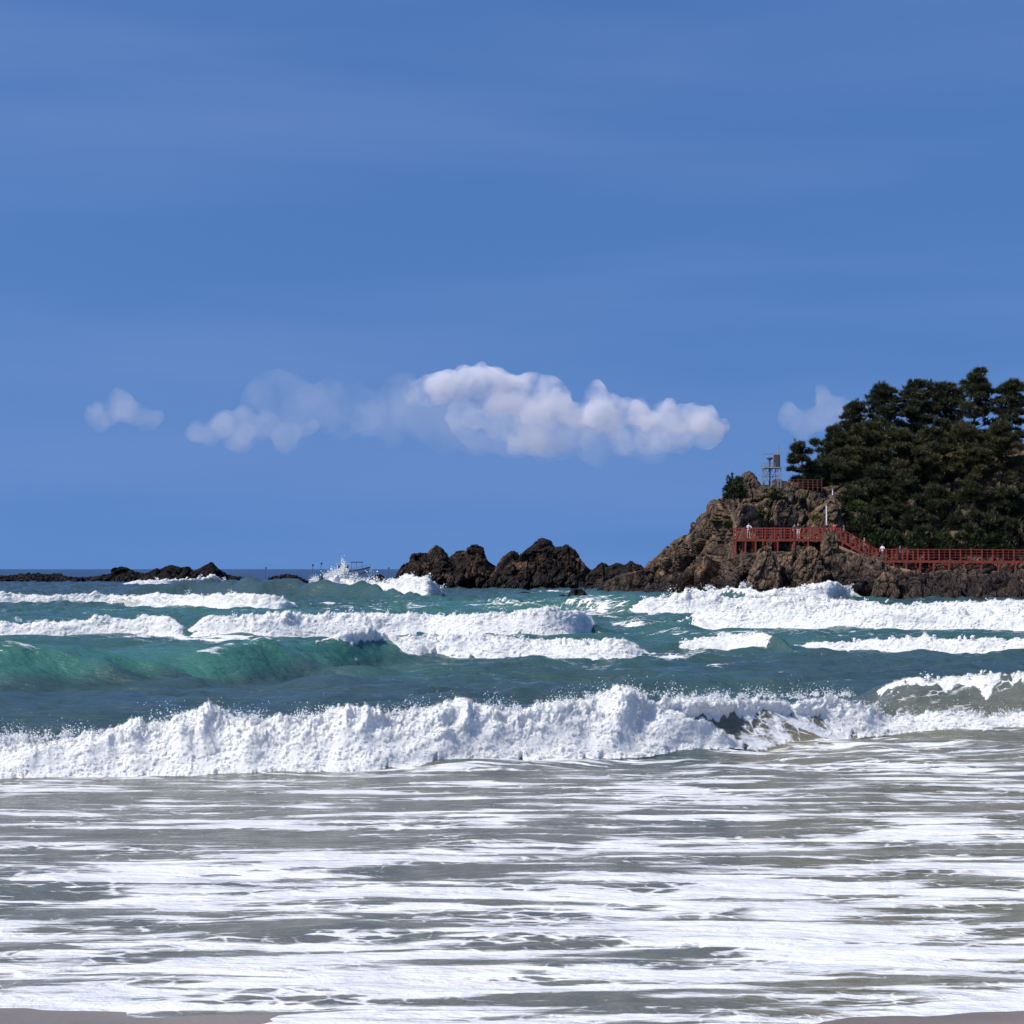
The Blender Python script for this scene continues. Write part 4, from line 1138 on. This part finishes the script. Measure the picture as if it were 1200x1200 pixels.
def shrub(px_, row, wpx, hpx, mat, label, seed, Y=None, dens=1.0):
    rs = np.random.RandomState(seed + 500)
    g = ground_at(px_, row)
    if Y is not None: g = P(px_, row, Y)
    else: g = P(px_, row, g.y - .3)
    wr = wpx / 2 * g.y / F; hr = hpx * g.y / F
    root = empty('shrub', g, label, 'shrub', 'shrubs on the headland rocks')
    n = int(110 * dens * max(1, wr * hr))
    u = rs.normal(size=(n, 3)); u /= np.linalg.norm(u, axis=1)[:, None]; u[:, 2] = np.abs(u[:, 2])
    rr = (.55 + .45 * rs.rand(n))[:, None]
    k = 1 + .35 * perlin3(u[:, 0] * 2 + seed, u[:, 1] * 2, u[:, 2] * 2)
    C = u * rr * k[:, None] * np.array([wr, wr * .6, hr])
    V, Fa = tufts(C, u + [0, 0, .4], rs, 12, .26, .11, .8)
    m_ = MB()
    for i in range(5):
        q_ = u[i] * [wr, wr * .6, hr] * .7
        m_.tube([(0, 0, -.3), tuple(q_ * .5), tuple(q_)], [.05, .035, .01], 5)
    m_.build('stem', M['bark'], root)
    link('foliage', np_mesh('foliage', V, Fa, False), M[mat], root)
SH = [(861, 584, 26, 27, 'shrub_dark', 'dark evergreen shrub on the cliff edge at the upper left of the headland'),
      (896, 604, 22, 13, 'shrub_green', 'bright green shrub on the ledge below the beacon'),
      (888, 618, 24, 9, 'shrub_olive', 'yellowish shrub just above the left boardwalk'),
      (910, 584, 20, 9, 'shrub_dark', 'dark shrub right below the beacon legs'),
      (930, 588, 24, 10, 'shrub_dark', 'dark shrub under the lone pine'),
      (952, 590, 24, 10, 'shrub_dark', 'dark shrub under the lookout railing'),
      (1003, 600, 24, 15, 'shrub_green', 'bright green shrub right of the pointed outcrop'),
      (988, 612, 26, 16, 'shrub_dark', 'dark green shrub between outcrop and stairs'),
      (960, 612, 18, 9, 'shrub_olive', 'olive shrub on the face of the pointed outcrop'),
      (854, 618, 12, 7, 'shrub_dark', 'small dark shrub left of the boardwalk end'),
      (1015, 634, 22, 16, 'shrub_dark', 'dark shrub behind the stair railing'),
      (1062, 652, 22, 20, 'shrub_dark', 'dark shrub behind the lower boardwalk'),
      (1035, 650, 18, 14, 'shrub_dark', 'dark shrub behind the foot of the stairs'),
      (1020, 664, 12, 5, 'shrub_green', 'green tuft on the slope under the stairs'),
      (1031, 669, 12, 6, 'shrub_green', 'green tuft below the foot of the stairs'),
      (1052, 675, 14, 6, 'shrub_green', 'green tuft under the lower boardwalk'),
      (1002, 622, 26, 16, 'shrub_dark', 'dark shrub above the top of the stair railing'),
      (1030, 640, 24, 20, 'shrub_dark', 'dark shrub above the middle of the stair railing'),
      (1048, 642, 24, 22, 'shrub_dark', 'tall dark shrub above the left end of the lower boardwalk'),
      (1075, 645, 28, 24, 'shrub_dark', 'wide dark shrub above the lower boardwalk'),
      (1105, 645, 28, 22, 'shrub_dark', 'wide dark shrub third from the right border above the boardwalk'),
      (1140, 645, 30, 22, 'shrub_dark', 'wide dark shrub second from the right border above the boardwalk'),
      (1175, 645, 30, 24, 'shrub_dark', 'wide dark shrub nearest the right border above the boardwalk'),
      (985, 656, 10, 4, 'shrub_olive', 'olive tuft beside the rock pillar'),
      ]
for i, (a, r, wq, hq, mt, lab) in enumerate(SH):
    Yq = None
    if r > 640 and a > 980: Yq = {1020: 179.0, 1031: 178.6, 1052: 178.3, 985: 179.2, 1062: 186, 1035: 186}.get(a)
    if a == 960: Yq = 186.3
    if a == 861: Yq = 184.3
    shrub(a, r, wq, hq, mt, lab, i, Yq, 1.2)

# ------------------------------------------------------------------ people
def person(px_, row, Y, label, shirt, legs, hgt=1.68, face=0.0, arm=(0.0, 0.0), stride=0.12, hairmat='hair', shorts=False, lean=0.0, group='people on the boardwalk', bag=False, hat=None):
    base = P(px_, row, Y)
    root = empty('person', base, label, 'person', group)
    k = hgt / 1.7
    me = bpy.data.meshes.new('body')
    J = []; E = []; Rr = []
    def j(p, r): J.append(tuple(c * k for c in p)); Rr.append(r * k); return len(J) - 1
    def e(a, b): E.append((a, b))
    pel = j((0, 0, .93), .135); wst = j((0, lean * .1, 1.06), .115); chs = j((0, lean * .25, 1.26), .135); shc = j((0, lean * .3, 1.40), .10)
    nk = j((0, lean * .33, 1.49), .055); hd = j((0, lean * .3 - .01, 1.58), .085); hd2 = j((0, lean * .3 - .01, 1.655), .075)
    e(pel, wst); e(wst, chs); e(chs, shc); e(shc, nk); e(nk, hd); e(hd, hd2)
    for s_, am in ((-1, arm[0]), (1, arm[1])):
        sh = j((s_ * .19, lean * .3, 1.38), .06); e(shc, sh)
        el = j((s_ * .24, lean * .25 - .18 * am, 1.12 + .10 * am), .043); e(sh, el)
        wr = j((s_ * (.25 - .12 * am), -.10 - .28 * am, .90 + .32 * am), .030); e(el, wr)
        dx, dy, dz = 0, -.25 - am, -1 + am; L_ = math.sqrt(dx * dx + dy * dy + dz * dz); dy /= L_; dz /= L_
        pm = j((s_ * (.25 - .12 * am), -.10 - .28 * am + dy * .07, .90 + .32 * am + dz * .07), .030); e(wr, pm)
        for fi, fl in ((-1.5, .07), (-.5, .085), (.5, .08), (1.5, .065)):
            f1 = j((s_ * (.25 - .12 * am) + .003, -.10 - .28 * am + dy * .11 + fi * .017, .90 + .32 * am + dz * .11), .009); e(pm, f1)
            f2 = j((s_ * (.245 - .12 * am), -.10 - .28 * am + dy * (.11 + fl) + fi * .017, .90 + .32 * am + dz * (.11 + fl)), .008); e(f1, f2)
        th = j((s_ * (.25 - .12 * am) - s_ * .035, -.13 - .28 * am + dy * .07, .90 + .32 * am + dz * .07), .010); e(wr, th)
        hp_ = j((s_ * .09, 0, .87), .095); e(pel, hp_)
        kn = j((s_ * .10, -s_ * stride * .6 - .02, .49), .062); e(hp_, kn)
        an = j((s_ * .10, -s_ * stride, .09), .042); e(kn, an)
        ft = j((s_ * .11, -s_ * stride - .15, .035), .035); e(an, ft)
    me.from_pydata(J, E, []); me.update()
    o = link('body', me, None, root)
    sk = o.modifiers.new('skin', 'SKIN'); sk.use_smooth_shade = True
    for i, r in enumerate(Rr): me.skin_vertices[0].data[i].radius = (r, r)
    me.skin_vertices[0].data[0].use_root = True
    sb = o.modifiers.new('sub', 'SUBSURF'); sb.levels = 1; sb.render_levels = 1
    dg = bpy.context.evaluated_depsgraph_get(); dg.update()
    m2 = bpy.data.meshes.new_from_object(o.evaluated_get(dg)); m2.name = 'body'
    o.modifiers.clear(); o.data = m2
    m2.materials.clear()
    for mm in (M['skin'], M[shirt], M[legs]): m2.materials.append(mm)
    for f in m2.polygons:
        c = f.center / k
        mi = 0
        if c.z < .98 and abs(c.x) < .19 : mi = 2
        if shorts and c.z < .50: mi = 0
        if 0.98 <= c.z < 1.45: mi = 1
        if abs(c.x) > .19 and c.z < 1.1: mi = 0
        if c.z < .075: mi = 2
        f.material_index = mi; f.use_smooth = True
    # hair cap and nose
    hm = MB()
    rings = []
    cx, cyy, cz = 0, (lean * .3 - .005), 1.63
    for i in range(7):
        a = i / 6 * math.pi * .62
        rr = math.sin(a) * .098; zz_ = cz + math.cos(a) * .105
        rings.append([Vector((math.cos(b) * rr, math.sin(b) * rr * 1.08 + .022 + cyy, zz_ + (-.02 if math.sin(b) > 0 else .03) * (i / 6))) * k for b in [2 * math.pi * q_ / 12 for q_ in range(12)]])
    rings[0] = [Vector((math.cos(2 * math.pi * q_ / 12) * .01, math.sin(2 * math.pi * q_ / 12) * .01 + .02 + cyy, cz + .107)) * k for q_ in range(12)]
    hm.loft(rings); hm.build('hat' if hat else 'hair', M[hat or hairmat], root, smooth=True)
    fm = MB()
    fm.box((0, (cyy - .10) * k, 1.60 * k), (.022 * k, .03 * k, .04 * k)); fm.build('nose', M['skin'], root, bevel=.006)
    if bag:
        MB().box((0, .20 * k, 1.22 * k), (.28, .16, .38)).build('backpack', M[bag], root, bevel=.05)
    root.rotation_euler = (0, 0, face)
    return root
YP = YD + 0.75
person(877.3, 631.2, YP, 'person in white shirt and beige trousers at the left end of the boardwalk', 'cwhite', 'cbeige', 1.68, 0.3, (.7, .9), .08, lean=-.15)
person(931.2, 631.2, YP + .3, 'person in pale top with black hair, left one of the pair on the boardwalk', 'cgrey', 'cblack', 1.6, .2, (.1, .3), .06)
person(935.6, 631.2, YP, 'person in black top and white shorts, right one of the pair on the boardwalk', 'cblack', 'cwhite', 1.72, -.3, (.5, .2), .08, shorts=True)
person(969.5, 631.2, YP, 'person in black jacket behind the rock pillar', 'cblack', 'cblack', 1.72, .5, (.4, .4), .06, hat='cgrey')
person(977.5, 631.2, YP + .2, 'person in red jacket at the top of the stairs', 'cred', 'cblack', 1.62, -.8, (.3, .5), .08)
person(1013.2, at(1013.2), YP, 'person in faded pink top walking down the stairs', 'cpink', 'cgrey', 1.62, .9, (.3, .2), .16, hat='cpink')
person(1034.2, at(1034.2), YP, 'person in white shirt and dark trousers at the foot of the stairs', 'cwhite', 'cgrey', 1.68, -.6, (.3, .5), .14)
person(1055.0, at(1055.0), YP + .3, 'person in dull grey top on the lower boardwalk', 'cgrey', 'cblack', 1.55, .7, (.2, .2), .12)

# ------------------------------------------------------------------ boat
BYd = 380.0
bl = P(405, 677.0, BYd)
boat = empty('fishing_boat', bl, 'white fishing boat half hidden by spray behind the crashing wave', 'boat')
s_ = BYd / F            # metres per px
L2 = 4.7
rings = []
for i in range(15):
    t = i / 14; x = -4.6 + 9.2 * t
    w_ = 1.35 * (1 - max(0, (t - .55) / .45) ** 2.2) * (0.85 + .15 * min(1, t * 4)) + .03
    sheer = 1.15 + 1.25 * max(0, (t - .35) / .65) ** 1.8 + .1 * (1 - t)
    keel = -.45 + 1.0 * max(0, (t - .75) / .25) ** 2
    xs = x + (0.0)
    pr = []
    for (u_, zz_) in ((-1, 1), (-.93, .55), (-.72, .18), (-.3, .02), (0, 0), (.3, .02), (.72, .18), (.93, .55), (1, 1)):
        fl = 1 if zz_ < 1 else 1.08
        pr.append(Vector((xs + (.9 * max(0, (t - .7) / .3) * zz_ ** 1.2), u_ * w_ * fl, keel + (sheer - keel) * zz_)))
    rings.append(pr)
hull = MB().loft(rings).build('hull', M['hullw'], boat, smooth=False)
m_ = MB()
for sd_ in (0, 8):
    for i in range(14):
        a, b = rings[i][sd_], rings[i + 1][sd_]
        m_.bar(a + Vector((0, 0, .02)), b + Vector((0, 0, .02)), .14, .17)
m_.build('gunwale', M['hullb'], hull)
m_ = MB()
for sd_, sg in ((1, -1), (7, 1)):
    for i in range(14):
        a, b = rings[i][sd_], rings[i + 1][sd_]
        m_.bar(a + Vector((0, sg * .02, 0)), b + Vector((0, sg * .02, 0)), .05, .14)
m_.build('stripe', M['hullr'], hull)
cab = MB().box((-.6, 0, 2.0), (2.6, 1.7, 1.9)).build('cabin', M['hullw'], boat, bevel=.08)
for x_ in (-1.5, -.6, .3):
    MB().box((x_, -.86, 2.35), (.55, .03, .5)).build('window', M['glass'], cab)
MB().box((-.6, 0, 3.02), (3.0, 2.0, .12)).build('roof', M['hullw'], cab, bevel=.04)
m_ = MB().box((2.5, 0, 3.45), (2.7, 1.7, .16)); m_.build('canopy', M['hullb'], boat)
m_ = MB()
for x_ in (1.3, 2.4, 3.6):
    for y_ in (-.7, .7): m_.bar((x_, y_, 1.2), (x_, y_, 3.4), .07)
m_.build('canopy_frame', M['steel'], boat)
m_ = MB().tube([(-.9, 0, 3.0), (-.9, 0, 5.0)], [.06, .03], 6); m_.bar((-1.3, 0, 4.3), (-.5, 0, 4.3), .05); m_.build('mast', M['white'], boat)
m_ = MB()
for i in range(8, 14):
    for sd_ in (0, 8):
        a, b = rings[i][sd_], rings[i + 1][sd_]
        m_.bar(a, a + Vector((0, 0, .55)), .04); m_.bar(a + Vector((0, 0, .55)), b + Vector((0, 0, .55)), .04)
m_.build('bow_rail', M['steel'], boat)
boat.rotation_euler = (0, 0, 0.12)

# spray thrown up around the boat (wave hitting the rocks in front of it)
rs = np.random.RandomState(5); pts = []; rr = []
for (cx, cyy, sx_, sy_, n_) in ((395, 674, 9, 5, 420), (403, 667, 3, 6, 160), (386, 677, 6, 4, 200), (414, 675, 5, 3, 50), (369, 680, 5, 4, 160), (425, 679, 6, 2, 80)):
    for _ in range(int(n_ * 4.5)):
        a = cx + rs.normal() * sx_ * .6; r = cyy - abs(rs.normal()) * sy_ * .8 + rs.rand() * 6
        Yq = 236 + rs.normal() * 3
        pts.append(tuple(P(a, min(r, 684), Yq))); rr.append(.02 + .075 * rs.rand() ** 2.5)
o = droplets('sea_spray', pts, np.array(rr), M['spray'], None)
tag(o, 'cloud of white spray thrown up in front of the fishing boat', 'spray', kind='stuff')

# marker buoys
for i, (a, r0, Y, lab) in enumerate(((311, 664.5, 520, 'dark flagged net buoy on the horizon, leftmost of the four'),
                                     (366, 661, 430, 'dark flagged net buoy on the horizon, left one of the close pair beside the boat'),
                                     (376, 659, 430, 'taller flagged net buoy on the horizon, right one of the close pair beside the boat'),
                                     (455, 664.5, 500, 'dark flagged net buoy on the horizon between the boat and the sea stacks'))):
    rw = 667 + 3 * F / Y
    b = P(a, rw, Y); b.z = 0.0
    t_ = empty('net_buoy', b, lab, 'buoy', 'flagged net buoys on the horizon')
    h = (P(a, r0, Y)).z
    MB().tube([(0, 0, -.5), (0, 0, h)], .045, 6).build('pole', M['dsteel'], t_)
    MB().tube([(0, 0, -.12), (0, 0, .0), (0, 0, .2), (0, 0, .32)], [.15, .26, .26, .12], 12).build('float', M['dsteel'], t_, smooth=True)
    fl = MB()
    vs = []
    for x_ in np.linspace(0, .36, 6):
        for z_ in (h - .6, h - .02): 
            for th in (-.012, .012): vs.append((x_, .07 * math.sin(x_ * 8) + th, z_))
    fs = []
    for c_ in range(5):
        o_ = c_ * 4
        fs += [(o_, o_ + 4, o_ + 6, o_ + 2), (o_ + 1, o_ + 3, o_ + 7, o_ + 5), (o_ + 2, o_ + 6, o_ + 7, o_ + 3), (o_, o_ + 1, o_ + 5, o_ + 4)]
    fs += [(0, 2, 3, 1), (20, 21, 23, 22)]
    fl.add(vs, fs).build('flag', M['flagr'], t_)

# ------------------------------------------------------------------ clouds
def mat_cloud(name, dens, aniso=0.2, colr=(0.985, 0.965, 0.985), soft=False):
    t = NT(name)
    v = t.n('ShaderNodeVolumePrincipled'); v.inputs['Color'].default_value = (*colr, 1)
    v.inputs['Density'].default_value = dens; v.inputs['Anisotropy'].default_value = aniso
    p = t.pos()
    nz = t.math('ADD', t.math('MULTIPLY', t.noise(p, 0.0045, 5, 0.62, 0.6), .65), t.math('MULTIPLY', t.noise(p, 0.016, 4, 0.6, 0.3), .35))
    t.l(t.math('MULTIPLY', t.mrange(nz, 0.30 if soft else 0.39, 0.62 if soft else 0.61, 0.0, 2.1), dens), v.inputs['Density'])
    o = t.n('ShaderNodeOutputMaterial'); t.l(v.outputs[0], o.inputs['Volume'])
    try: t.m.cycles.volume_step_rate = 1.0
    except Exception: pass
    return t.m

def cloud(label, puffs, Y, mat, seed, vox=7.0, amp=34, flat=1.0):
    """puffs: (px,row,radius px)"""
    rs = np.random.RandomState(seed)
    bm = bmesh.new()
    c0 = P(*puffs[0][:2], Y)
    for (a, r, rad) in puffs:
        R_ = rad * Y / F
        for q_ in range(5):
            off = rs.normal(size=3) * [.5, .55, .30] * R_
            rr = R_ * (.45 + .4 * rs.rand())
            if q_ == 0: off = off * 0; rr = R_ * .9
            c = P(a, r, Y) + Vector(tuple(off)) - c0
            mtx = Matrix.Translation(c) @ Matrix.Diagonal((rr, rr, rr * flat, 1))
            bmesh.ops.create_icosphere(bm, subdivisions=2, radius=1, matrix=mtx)
    me = bpy.data.meshes.new('cloud'); bm.to_mesh(me); bm.free()
    o = link('cloud', me, mat); o.location = c0
    rm = o.modifiers.new('r', 'REMESH'); rm.mode = 'VOXEL'; rm.voxel_size = vox
    dg = bpy.context.evaluated_depsgraph_get(); dg.update()
    m2 = bpy.data.meshes.new_from_object(o.evaluated_get(dg)); o.modifiers.clear(); o.data = m2
    n = len(m2.vertices); co = np.empty(n * 3, np.float32); m2.vertices.foreach_get('co', co); co = co.reshape(-1, 3).astype(float)
    nr = np.empty(n * 3, np.float32); m2.vertices.foreach_get('normal', nr); nr = nr.reshape(-1, 3)
    s1 = 1 / 150.
    d = 0; a_ = 1.0
    for k in range(5):
        sc_ = s1 * 2 ** k
        d = d + a_ * (0.6 - 1.6 * np.abs(perlin3(co[:, 0] * sc_ + seed, co[:, 1] * sc_, co[:, 2] * sc_))); a_ *= .55
    co = co + nr * (d * amp)[:, None]
    m2.vertices.foreach_set('co', co.astype(np.float32).ravel()); m2.update()
    rm = o.modifiers.new('r', 'REMESH'); rm.mode = 'VOXEL'; rm.voxel_size = vox
    dg = bpy.context.evaluated_depsgraph_get(); dg.update()
    m3 = bpy.data.meshes.new_from_object(o.evaluated_get(dg)); o.modifiers.clear(); o.data = m3; m2 = m3
    m2.materials.clear(); m2.materials.append(mat)
    tag(o, label, 'cloud', 'clouds over the sea')
    return o
print('building clouds')
CY = 6000.
M['cl1'] = mat_cloud('cloud_vapour_dense', 0.010, 0.0)
M['cl2'] = mat_cloud('cloud_vapour_thin', 0.0034, 0.0)
M['cl4'] = mat_cloud('cloud_vapour_wisp', 0.0022, 0.0, soft=True)
M['cl3'] = mat_cloud('cloud_vapour_veil', 0.0008, 0.0, soft=True)
cloud('brightest white cloud, billowing top of the large bank in the middle of the sky', [(500, 457, 14), (522, 453, 17), (550, 451, 18), (582, 448, 17), (610, 452, 18), (636, 456, 15), (660, 470, 13), (560, 466, 18), (600, 470, 18), (640, 475, 18),
      (694, 474, 13), (720, 477, 15), (745, 486, 13), (672, 484, 16), (712, 492, 16), (780, 484, 11), (798, 492, 11), (765, 498, 13), (824, 494, 12), (840, 500, 8)], CY, M['cl1'], 3)
cloud('soft grey lower part of the large bank in the middle of the sky', [(585, 490, 20), (620, 495, 24), (650, 500, 24), (690, 505, 22), (725, 508, 20), (760, 508, 18), (795, 508, 16), (550, 486, 18), (825, 506, 12), (640, 512, 18)], CY - 300, M['cl2'], 9, 8, 34)
cloud('faint wide cloud veil under and behind the large bank', [(600, 522, 16), (660, 526, 16), (730, 526, 14), (560, 518, 16), (480, 472, 26), (500, 495, 24), (540, 500, 26), (585, 508, 26), (640, 516, 24), (700, 520, 24), (760, 518, 22), (812, 510, 16), (440, 490, 22), (450, 468, 16), (520, 475, 24), (460, 505, 16)], CY + 500, M['cl3'], 4, 12, 30)
cloud('pale wispy cloud left of the large bank', [(236, 508, 11), (258, 496, 13), (285, 497, 15), (308, 504, 15), (330, 514, 14), (275, 512, 14), (350, 505, 12)], CY + 200, M['cl4'], 5, 7, 34)
cloud('faint grey cloud between the wispy one and the large bank', [(305, 462, 17), (340, 455, 20), (380, 462, 20), (412, 456, 16), (360, 480, 26), (400, 490, 24), (340, 492, 22), (430, 480, 22), (320, 480, 18)], CY + 400, M['cl3'], 6, 12, 24)
cloud('small white cloud at the left side', [(146, 470, 13), (158, 478, 12), (134, 478, 15), (118, 486, 14), (174, 488, 9)], CY, M['cl4'], 7)
cloud('small pale cloud just left of the pine wood', [(966, 468, 10), (980, 476, 12), (998, 486, 13), (965, 490, 13), (940, 500, 13)], CY, M['cl4'], 8)
print('done')
